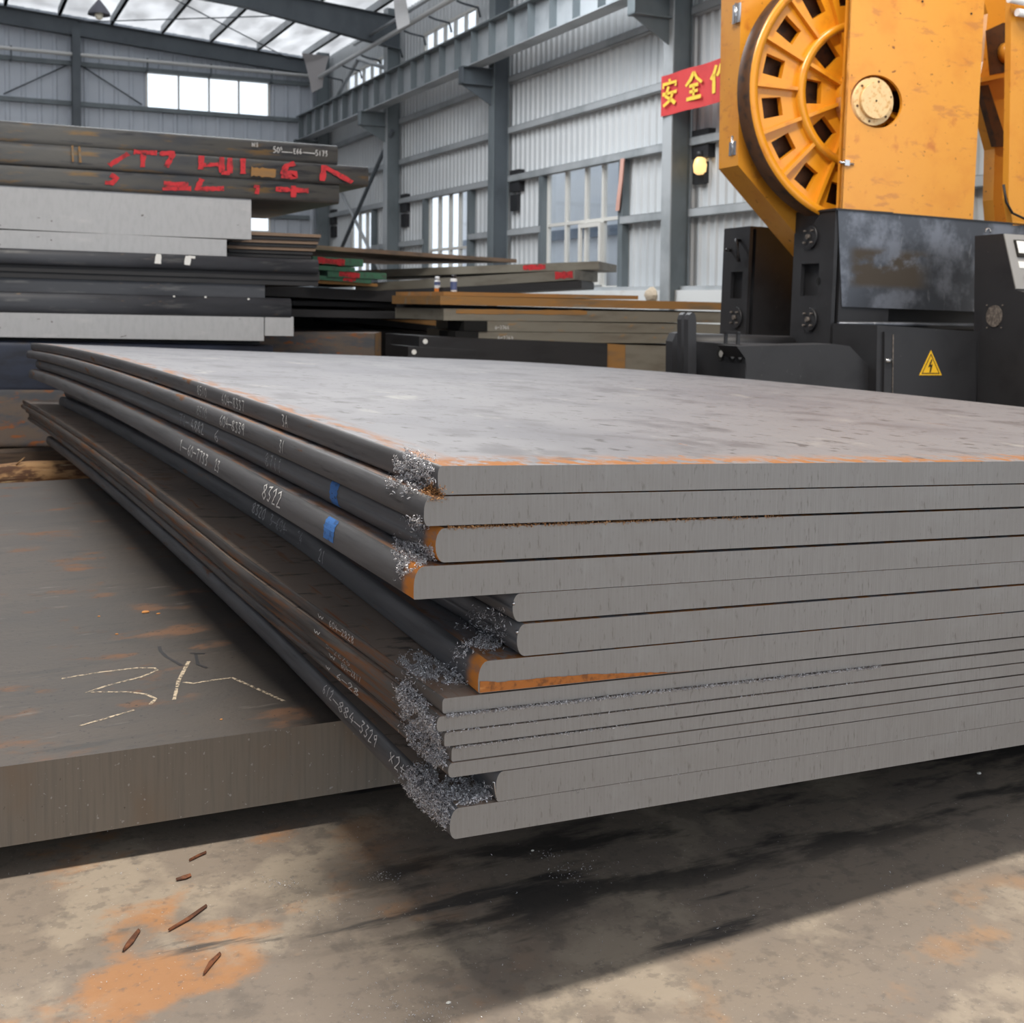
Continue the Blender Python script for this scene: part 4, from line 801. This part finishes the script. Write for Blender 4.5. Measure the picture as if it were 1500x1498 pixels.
sbox('dark_plate', 'added black block closing the bright gaps behind the dark plates', 392, 424, 660, 433, 100, 15.2, 1.0, 'black_plate', group='dark plates in the middle')  # added block, keeps daylight from showing between the dark plates
def sticker(t, x, y, r=3.6):
    mb = MB(); mb.quadmesh([t.fn(x, y)] + [t.fn(x+r*math.cos(k*math.pi/6), y+r*1.05*math.sin(k*math.pi/6)) for k in range(12)], [(0, 1+k, 1+(k+1) % 12) for k in range(12)]); t.part('round_sticker', mb, 'tape', t.body)
sticker(bt[0], 640.5, 434); sticker(bt[2], 628, 447.5); sticker(b5, 623, 500); sticker(b6, 606.5, 515.5)
# brown and grey plates on the right
dl = [('short rusty plate on top of the right back stack', 650, 427, 935, 433, 6, 11.05, 'rust_plate'), ('upper long rusty plate of the right back stack', 645, 433, 1066, 443, 13, 10.9, 'rust_plate'),
      ('long plate with an orange upper edge in the right back stack', 650, 452, 1066, 458, 17, 10.9, 'grey_plate'), ('grey plate with a chalk note in the right back stack', 714, 470, 1066, 475.5, 15, 10.9, 'grey_plate'),
      ('lower grey plate with a chalk note in the right back stack', 700, 485.5, 1066, 490, 15, 10.9, 'grey_plate'), ('rusty stub of plate low behind the front stack', 887, 503, 916, 505, 130, 10.8, 'rust_plate'), ('grey-brown plate at the bottom of the right back stack', 916, 505, 1066, 509, 130, 10.85, 'grey_plate'),
      ('orange plate end showing between the dark plates', 566, 468, 680, 470, 12, 14.6, 'rust_plate')]
dt = [sbox('rusty_plate', lab, x0, y0, x1, y1, tp_, Y_, 1.3, mt, group='plates of the right back stack') for lab, x0, y0, x1, y1, tp_, Y_, mt in dl]
paint(dt[2], [[(668, 456), (860, 458)]], 4, 3.2, 'rust_plate', 'rust_band', 10)
px_text(dt[3], '6-7766', 725, 482, 746, 482, 5, 'chalk', .4, .4); px_text(dt[4], '6-7764', 729, 497, 752, 497, 5, 'chalk', .4, .4)
for i, (x0, y0, x1, y1, tp_) in enumerate(((680, 469.5, 714, 470, 15), (667, 485, 701, 485.5, 15))):
    sbox('spacer_block', ['upper black spacer block at the end of the grey plates', 'lower black spacer block at the end of the grey plates'][i], x0, y0, x1, y1, tp_, 10.88, .4, 'dark', cat='spacer', group=None)
sbox('dark_plate', 'black strip standing in for the shaded gap between the rusty plates', 645, 446, 1066, 456.5, 6, 11.2, 1.2, 'black_plate', group=None)  # black strip put where there is only a shaded gap
# spray cans
for i, (x, yb, yt, lab) in enumerate(((640.5, 430.2, 405, 'white spray can with an orange label and white cap, left of the pair'), (664.5, 427.2, 402.5, 'pale spray can with a dark cap, right of the pair'))):
    p = W.px(x, yb, 1, (13.06, 11.1)[i]); hh = float(W.px(x, yt, 1, (13.06, 11.1)[i])[2]-p[2]); r = .034; t = Thing('spray_can', lab, 'spray can', None, p, 'pair of spray cans')
    q = lambda z: (p[0], p[1], p[2]+z*hh)
    t.part('can_body', MB().tube([q(0), q(.02), q(.74), q(.8)], [r*.94, r, r, r*.7], 16), 'can'); t.part('label', MB().tube([q(.06 if i == 0 else .1), q(.32 if i == 0 else .6)], r*1.02, 16, caps=False), 'can_label' if i == 0 else 'can_blue')
    t.part('cap', MB().tube([q(.8), q(.97), q(1)], [r*.8, r*.78, r*.6], 16), 'can' if i == 0 else 'can_black')
    if i == 0: t.part('blue_band', MB().tube([q(.5), q(.7)], r*1.02, 16, caps=False), 'can_blue')
tag(MB().box(tuple(W.px(654, 427.3, 1, 11.1)-A([.04, 0, 0])), tuple(W.px(660, 421, 1, 11.1)+A([.02, .1, 0]))).build('cable_lump', 'black_plate'), 'small black lump between the two spray cans', 'lump')

# ================================================================== band saw
MO = W.px(1224.6, 304.5, 1, 6.6)
K = Frame(MO, 20.5, 1.5)
saw = Thing('band_saw', 'big orange and black band saw with a spoked wheel, behind the stack', 'band saw', K, (0, 0, 0))
kp = lambda x, y, ax, v: K.px(x, y, ax, v)
LOW = .03 - float(MO[2])
def kpoly(px, ax, v): return [kp(x, y, ax, v) for x, y in px]
def face(px, ax, v, d, name, mt, parent=None, label=None):
    dv = [0, 0, 0]; dv[ax] = d; return saw.part(name, MB().prism(kpoly(px, ax, v), dv), mt, parent, label)
# --- posts (their left sides carry flanges)
def disc(name, cxp, cyp, ax, v, r, th, mt, parent, n=20, hub=True):
    c = kp(cxp, cyp, ax, v); d = [0, 0, 0]; d[ax] = -th
    e = [0, 0, 0]; e[ax] = -th*2.2
    o = saw.part(name, MB().tube([c, c + A(d)], r, n), mt, parent)
    if hub:
        saw.part('bolt', MB().tube([c + A(d), c + A(e)], r*.22, 8), 'fan', o)
        for k in range(4):
            a = math.pi/4+k*math.pi/2; off = [0, 0, 0]; off[(ax+1) % 3] = math.cos(a)*r*.72; off[(ax+2) % 3] = math.sin(a)*r*.72
            saw.part('bolt', MB().tube([c + A(d) + A(off), c + A(e) + A(off)], r*.1, 6), 'fan', o)
    return o
bl2 = kp(1165.2, 310.6, 0, 0)[1]
def post(b0, b1, top, holes, name):
    """hollow-fronted post: left side plate with a window"""
    mb = MB(); hb0, hb1, hc0, hc1 = holes
    th = .03
    for (u0, u1, v0, v1) in ((b0, hb0, LOW, top), (hb1, b1, LOW, top), (hb0, hb1, LOW, hc0), (hb0, hb1, hc1, top)): mb.box((0, u0, v0), (th, u1, v1))
    o = saw.part(name, mb, 'black')
    saw.part('post_box', MB().box((.06, b0, LOW), (.5, b1, top)), 'black', o); saw.part('post_cap', MB().box((th, b0, top-.02), (.06, b1, top)), 'black', o)
    return o
h = [kp(1200, 386, 0, 0)[1], kp(1174, 386, 0, 0)[1], kp(1187, 433, 0, 0)[2], kp(1187, 386, 0, 0)[2]]
p2 = post(0, bl2, 0, h, 'post')
disc('round_flange', 1189, 347, 0, 0, .085, .02, 'black', p2); disc('round_flange', 1188, 468, 0, 0, .085, .02, 'black', p2)
q = kp(1199, 412, 0, .0); saw.part('window_notch', MB().tube([q, q + A([.031, 0, 0])], .03, 12), 'dark', p2)
b1n, b1f = kp(1099, 331, 0, 0)[1], kp(1061, 334, 0, 0)[1]; t1 = kp(1099, 331, 0, 0)[2]
h = [kp(1088, 398, 0, 0)[1], kp(1071, 398, 0, 0)[1], kp(1080, 437, 0, 0)[2], kp(1080, 398, 0, 0)[2]]
p1 = post(b1n, b1f, t1, h, 'post')
disc('round_flange', 1080, 465, 0, 0, .085, .02, 'black', p1)
q = kp(1076, 366, 0, 0); saw.part('handle', MB().tube([q+A([0, .06, 0]), q+A([-.05, .05, 0]), q+A([-.06, 0, 0])], .014, 8), 'black', p1); q = kp(1084, 352, 0, 0); saw.part('handle', MB().tube([q, q+A([-.05, -.02, 0]), q+A([-.06, -.06, -.03]), q+A([-.06, -.07, -.12]), q+A([-.03, -.05, -.17])], .014, 8), 'black', p1)
# --- worn steel apron panel and the black underneath
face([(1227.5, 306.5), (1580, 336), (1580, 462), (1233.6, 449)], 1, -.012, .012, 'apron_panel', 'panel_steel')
face([(1225, 305), (1580, 334), (1580, 337), (1225, 307.5)], 1, -.02, .4, 'apron_lip', 'black')
face([(1222, 320), (1580, 345), (1580, 700), (1216, 700)], 1, .18, .4, 'saw_bed', 'black')
c0, c1_ = kp(1228, 476, 1, -.02), kp(1440, 479, 1, -.02); saw.part('feed_roller', MB().tube([c0, c1_], .03, 16), 'chrome' if False else 'black', None)
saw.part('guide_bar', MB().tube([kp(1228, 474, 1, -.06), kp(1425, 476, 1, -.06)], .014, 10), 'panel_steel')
# --- junction cabinet with the warning sign
bD = -.55
cab = face([(1285, 476), (1440, 486), (1440, 720), (1281, 720)], 1, bD, .5, 'junction_cabinet', 'black')
d0 = face([(1296, 486), (1430, 493), (1430, 720), (1293, 720)], 1, bD-.02, .02, 'cabinet_door', 'black', cab)
saw.part('hinge_line', MB().tube([kp(1308.5, 490, 1, bD-.024), kp(1306, 720, 1, bD-.024)], .003, 6), 'fan', d0)
q = kp(1299, 528, 1, bD-.02); saw.part('door_lock', MB().tube([q+A([-.02, -.012, 0]), q+A([.03, -.012, 0])], [.012, .015], 10), 'chrome', d0)
tri = [(1364, 513), (1347, 549.5), (1379.5, 549.5)]
def shrink(P_, k): c = (sum(p_[0] for p_ in P_)/3, sum(p_[1] for p_ in P_)/3); return [(c[0]+(p_[0]-c[0])*k, c[1]+(p_[1]-c[1])*k) for p_ in P_]
sg = face(tri, 1, bD-.024, .004, 'warning_sign', 'warn', d0); 
for a_, b_, nm, mt in ((shrink(tri, .82), shrink(tri, .72), 'sign_border', 'warn_black'),):
    pa, pb = kpoly(a_, 1, bD-.0255), kpoly(b_, 1, bD-.0255); saw.part(nm, MB().quadmesh(pa+pb, [(0, 1, 4, 3), (1, 2, 5, 4), (2, 0, 3, 5)]), mt, sg)
bolt = [(1364.5, 526), (1359.5, 538), (1363, 536.5), (1361.8, 544), (1361, 545.5), (1363.5, 545), (1366.5, 533), (1363, 534.8), (1366, 527)]
saw.part('sign_bolt', MB().quadmesh(kpoly(bolt, 1, bD-.0255), [tuple(range(len(bolt)))]), 'warn_black', sg)
# --- control desk at far right (its left side faces the camera)
aC = kp(1425, 400, 1, bD+.1)[0]
side = [(1428, 345.5), (1469, 342), (1487, 424), (1530, 437), (1530, 720), (1424, 720)]
SP = kpoly(side, 0, aC); desk = saw.part('control_desk', MB().prism(SP, (.75, 0, 0)), 'black')
e0, e1 = SP[1], SP[2]; ed = (e1-e0); nrm_ = A([0, ed[2], -ed[1]]); nrm_ = nrm_/np.linalg.norm(nrm_); nrm_ = nrm_ if nrm_[1] < 0 else -nrm_
con = saw.part('console_face', MB().prism([e0+A([.004, 0, 0])+ed*.01, e1+A([.004, 0, 0])-ed*.01, e1+A([.74, 0, 0])-ed*.01, e0+A([.74, 0, 0])+ed*.01], nrm_*.008), 'console', desk)
def on_con(u, v, off=.009): return e0 + A([u, 0, 0]) + ed*v + nrm_*off
for (u0, u1, v0, v1) in ((.07, .26, .12, .42), (.32, .5, .12, .42)):
    m_ = saw.part('meter', MB().prism([on_con(u0, v0), on_con(u1, v0), on_con(u1, v1), on_con(u0, v1)], nrm_*.012), 'warn_black', con)
    saw.part('meter_face', MB().quadmesh([on_con(u0+.012, v0+.02, .0225), on_con(u1-.012, v0+.02, .0225), on_con(u1-.012, v1-.06, .0225), on_con(u0+.012, v1-.06, .0225)], [(0, 1, 2, 3)]), 'meter', m_)
saw.part('name_plate', MB().prism([on_con(.07, .5), on_con(.26, .5), on_con(.26, .62), on_con(.07, .62)], nrm_*.003), 'meter', con)
for u in (.12, .28, .44): saw.part('knob', MB().tube([on_con(u, .8), on_con(u, .8, .035)], .022, 12), 'warn_black', con)
fc = kp(1457, 463, 0, aC); fg = saw.part('fan_grille', MB().tube([fc, fc-A([.008, 0, 0])], .075, 24), 'fan', desk)
for x, y in ((1446, 447), (1469, 447), (1446, 480), (1467, 480)): q = kp(x, y, 0, aC); saw.part('screw', MB().tube([q, q-A([.006, 0, 0])], .006, 6), 'fan', desk)
q = kp(1447, 343, 0, aC+.06); saw.part('lifting_eye', MB().tube([q+A([.022*math.cos(k*math.pi/8), 0, .012+.028*math.sin(k*math.pi/8)]) for k in range(9)], .006, 6), 'chrome', desk)
# --- low infeed table with three sight holes in its left cheek
aT = kp(1092, 525, 1, -.45)[0]
ck = saw.part('infeed_cheek', MB().prism(kpoly([(1018, 502), (1079, 507), (1092, 525), (1092, 720), (1016, 720)], 0, aT), (.04, 0, 0)), 'black')
for x, y, c_ in ((1055, 518, 1), (1072, 520, 1), (1083, 521, 1)):
    q = kp(x, y, 0, aT-.006); hh_ = saw.part('sight_hole', MB().tube([q, q+A([.006, 0, 0])], .045, 16), 'dark', ck); q2 = q+A([-.004, -.014, 0]); saw.part('roller_end', MB().tube([q2, q2+A([.004, 0, 0])], .024, 12), 'console', ck)
saw.part('infeed_guard', MB().prism(kpoly([(1079, 507), (1225, 504), (1245, 507), (1300, 565), (1300, 720), (1110, 720), (1092, 525)], 1, -.46), (0, .25, 0)), 'black')
f0 = kpoly([(1020, 502), (1079, 507)], 0, aT); saw.part('infeed_top', MB().prism([f0[0], f0[1], f0[1]+A([.7, 0, 0]), f0[0]+A([.7, 0, 0])], (0, 0, .01)), 'black')
q = kp(1070, 500, 0, aT+.05); saw.part('handle', MB().box(q+A([0, -.09, -.03]), q+A([.02, -.07, .06])).box(q+A([0, .07, -.03]), q+A([.02, .09, .06])).box(q+A([0, -.09, .05]), q+A([.02, .09, .07])), 'black')
for k, dx in enumerate((0, 10)):
    pts = [(998+dx, 720), (998+dx, 468), (1000+dx, 461), (1004+dx, 457.5), (1007+dx, 458), (1009+dx, 462), (1010+dx, 470), (1010+dx, 720)]
    saw.part('vice_jaw', MB().prism(kpoly(pts, 1, .15-.2*k), (0, .06, 0)), 'black')
rr = kp(1005, 505, 1, .5); saw.part('work_roller', MB().tube([rr, rr+A([.9, 0, 0])], .09, 18), 'black')
saw.part('roller_bracket', MB().prism(kpoly([(985, 500), (990, 488), (1000, 486), (1000, 720), (983, 720)], 1, .35), (0, .1, 0)), 'black')
# --- orange wheel housing
bH = .50; dH = kp(1056, 100, 0, kp(1084, 100, 1, bH)[0])[1]-bH
hp = [(1086, -60), (1081, 242), (1165, 342), (1240, 430), (1340, 430), (1340, -60)]
hous = face(hp, 1, bH, dH, 'wheel_housing', 'yellow')
for y in (20, 214):
    q = kp(1080 if y < 100 else 1075, y, 0, kp(1084, y, 1, bH)[0]-.004); saw.part('hinge', MB().box(q+A([-.012, -.05, -.07]), q+A([.0, .05, .07])).tube([q+A([-.012, 0, -.075]), q+A([-.012, 0, .075])], .012, 8), 'chrome', hous)
# --- wheel
bW = .20; wc = kp(1262, 140, 1, bW); Rw = float(np.linalg.norm(kp(1262, 140+190, 1, bW)-wc))
def pol(r, a, b=0.): return wc + A([r*Rw*math.cos(a), b, r*Rw*math.sin(a)])
n = 96; rimw = .17
mb = MB(); vs = []
for k in range(n):
    a = 2*math.pi*k/n; vs += [pol(.93, a, -.0), pol(1.0, a, -.0), pol(1.0, a, rimw), pol(.93, a, .05)]
fs = []
mi = []
for k in range(n):
    a, b = 4*k, 4*((k+1) % n)
    fs += [(a, a+1, b+1, b), (a+1, a+2, b+2, b+1), (a+3, a, b, b+3)]; mi += [0, 1, 0]
mb.quadmesh(vs, fs); mb.m = mi; mb.sm = [True]*len(fs)
wheel = saw.part('saw_wheel', mb, ['yellow_in', 'rim'])
def web(r0, r1, h0, h1, m, half, off, b, ph):
    mb = MB(); st = 2*math.pi/m
    for k in range(m):
        a0 = ph+k*st; am = a0+st/2; outer = []
        sub = 4
        ang = [a0+st*j/sub for j in range(sub+1)]
        wr = lambda r: half/r
        H4 = [pol(h0, am-half/h0, b), pol(h1, am-half*1.15/h1, b), pol(h1, am+half*1.15/h1, b), pol(h0, am+half/h0, b)]
        inn = [pol(r0, x, b) for x in ang]; out = [pol(r1, x, b) for x in ang]
        V = H4 + inn + out; ni = 4; no = 4+sub+1
        F_ = [(0, 1, no, ni), (2, 3, ni+sub, no+sub), tuple([3, 0] + [ni+j for j in range(sub+1)]), tuple([1, 2] + [no+sub-j for j in range(sub+1)])]
        mb.quadmesh(V, F_); back = [p_ + A([0, .05, 0]) for p_ in H4]; mb.quadmesh(H4+back, [(j, (j+1) % 4, 4+(j+1) % 4, 4+j) for j in range(4)])
    return mb
ow = web(.56, .94, .70, .87, 16, .068, 0, .045, 0.0); saw.part('outer_web', ow, 'yellow_in', wheel)
iw = web(.14, .52, .34, .50, 8, .085, 0, .055, math.pi/8); saw.part('inner_web', iw, 'yellow_in', wheel)
def ring(r0, r1, b0, b1, nm, mt):
    mb = MB(); vs = []; m = 64
    for k in range(m):
        a = 2*math.pi*k/m; vs += [pol(r0, a, b1), pol(r0, a, b0), pol(r1, a, b0), pol(r1, a, b1)]
    mb.quadmesh(vs, [f for k in range(m) for f in ((4*k, 4*k+1, 4*((k+1) % m)+1, 4*((k+1) % m)), (4*k+1, 4*k+2, 4*((k+1) % m)+2, 4*((k+1) % m)+1), (4*k+2, 4*k+3, 4*((k+1) % m)+3, 4*((k+1) % m)+2))], 0, True)
    return saw.part(nm, mb, mt, wheel)
ring(.51, .57, .0, .06, 'middle_ring', 'yellow_in'); ring(.12, .2, -.02, .06, 'hub_ring', 'yellow_in')
def rib(r0, r1, a, nm):
    t_ = A([-math.sin(a), 0, math.cos(a)])*.013; p0, p1 = pol(r0, a, 0.005), pol(r1, a, 0.005)
    saw.part(nm, MB().prism([p0-t_, p1-t_, p1+t_, p0+t_], (0, .05, 0)), 'yellow_in', wheel)
for k in range(16): rib(.56, .94, k*math.pi/8, 'rib')
for k in range(8): rib(.19, .52, math.pi/8+k*math.pi/4, 'rib')
saw.part('wheel_backing', MB().tube([pol(0, 0, .16), pol(0, 0, .165)], Rw*.93, 48), 'rim', wheel)
# --- orange front guard panel with its oval cut-out and the hub cap in it
bG = .03
hc = kp(1284, 148.5, 1, bG); rx = float(kp(1321.5, 148.5, 1, bG)[0]-kp(1245, 148.5, 1, bG)[0])/2; rz = float(kp(1284, 110, 1, bG)[2]-kp(1284, 188, 1, bG)[2])/2
g0, g1 = kp(1231.5, 290, 1, bG), kp(1427, 290, 1, bG); zt_, zb_ = kp(1300, -90, 1, bG)[2], kp(1235, 305, 1, bG)[2]-.02
rect = lambda a: None
m = 40; inn = [(hc[0]+rx*math.cos(2*math.pi*k/m), hc[2]+rz*math.sin(2*math.pi*k/m)) for k in range(m)]; outp = []
for k in range(m):
    ca, sa = math.cos(2*math.pi*k/m), math.sin(2*math.pi*k/m)
    tx = (g1[0]-hc[0])/ca if ca > 1e-6 else ((g0[0]-hc[0])/ca if ca < -1e-6 else 9e9); tz = (zt_-hc[2])/sa if sa > 1e-6 else ((zb_-hc[2])/sa if sa < -1e-6 else 9e9); s_ = min(tx, tz); outp.append((hc[0]+ca*s_, hc[2]+sa*s_))
# snap the nearest rays to the corners
for cx_, cz_ in ((g0[0], zt_), (g1[0], zt_), (g0[0], zb_), (g1[0], zb_)):
    j = min(range(m), key=lambda k: (outp[k][0]-cx_)**2+(outp[k][1]-cz_)**2); outp[j] = (cx_, cz_)
th = .025; V = [(x, bG+d, z) for d in (0, th) for ls in (inn, outp) for x, z in ls]; F_ = []
for k in range(m):
    j = (k+1) % m; F_ += [(k, j, m+j, m+k), (2*m+k, 2*m+j, 3*m+j, 3*m+k), (k, j, 2*m+j, 2*m+k), (m+k, m+j, 3*m+j, 3*m+k)]
guard = saw.part('front_guard', MB().quadmesh(V, F_), 'yellow')
saw.part('guard_side', MB().box((g0[0], bG, zb_), (g0[0]+.02, bG+.05, zt_)), 'yellow', guard)
q = kp(1240, 238.5, 1, bG-.005); saw.part('guard_latch', MB().tube([q+A([-.06, 0, 0]), q+A([.06, 0, -.005])], .01, 8).box(q+A([-.02, -.012, -.02]), q+A([.02, .004, .02])), 'chrome', guard)
for x, y in ((1351, 2), (1422.5, 20)): q = kp(x, y, 1, bG); saw.part('screw', MB().tube([q, q-A([0, .006, 0])], .008, 8), 'warn_black', guard)
cc = kp(1284, 148.5, 1, .02); rc = float(kp(1284, 116, 1, .02)[2]-cc[2])
cc = kp(1280, 148.5, 1, .02)
cap = saw.part('hub_cap', MB().tube([cc, cc+A([0, .22, 0])], [rc*1.08, rc*1.08], 32), 'cap'); saw.part('hub_face', MB().tube([cc+A([.0, -.03, 0]), cc+A([0, -.0, 0])], rc*.8, 32), 'cap', cap); saw.part('centre_hole', MB().tube([cc+A([0, -.031, 0]), cc+A([0, -.03, 0])], .008, 8), 'dark', cap)
for k in range(6):
    a = k*math.pi/3+.3; q = cc+A([rc*.94*math.cos(a), 0, rc*.94*math.sin(a)]); saw.part('bolt', MB().tube([q, q-A([0, .006, 0])], .009, 6), 'rim', cap)
# --- rear frame between the guard and the right housing
bR = .5
fr_ = saw.part('rear_frame', MB().prism(kpoly([(1432, -30), (1500, -30), (1500, 330), (1458, 330), (1455, 293), (1457, 218), (1433, 128), (1440, 90), (1447, 20)], 1, bR), (0, .12, 0)), 'yellow')
saw.part('frame_web', MB().prism(kpoly([(1438, 113), (1482, 106), (1482, 111), (1438, 120)], 1, bR-.12), (0, .14, 0)), 'yellow', fr_)
saw.part('frame_recess', MB().prism(kpoly([(1444, 45), (1470, 33), (1480, 36), (1483, 104), (1450, 110)], 1, bR-.004), (0, .004, 0)), 'rim', fr_)
q = kp(1473, 78, 1, bR-.01); saw.part('bearing', MB().tube([q, q-A([0, .08, 0])], .085, 20), 'yellow', fr_); saw.part('shaft_hole', MB().tube([q-A([0, .081, 0]), q-A([0, .084, 0])], .06, 18), 'rim', fr_)
saw.part('frame_strut', MB().prism(kpoly([(1436, 126), (1448, 124), (1474, 205), (1474, 214), (1460, 214)], 1, bR-.06), (0, .06, 0)), 'rim', fr_)
face([(1482, -60), (1640, -60), (1640, 330), (1484, 330), (1477, 290), (1480, 120)], 1, -.02, .06, 'right_guard', 'yellow')
saw.part('guard_pipe', MB().tube([kp(1478, -2, 1, -.08), kp(1560, 14, 1, -.08)], .03, 12), 'can'); saw.part('guard_pipe', MB().tube([kp(1490, 18, 1, -.08), kp(1560, 30, 1, -.08)], .03, 12), 'can')
saw.part('cable', MB().tube([kp(1470, 270, 1, -.05), kp(1474, 296, 1, -.06), kp(1483, 312, 1, -.07), kp(1500, 320, 1, -.07), kp(1530, 322, 1, -.05)], .01, 8), 'cable')
# plinth down to the floor
saw.part('saw_plinth', MB().box((.0, .1, LOW), (2.6, 1.6, LOW+.35)), 'black')
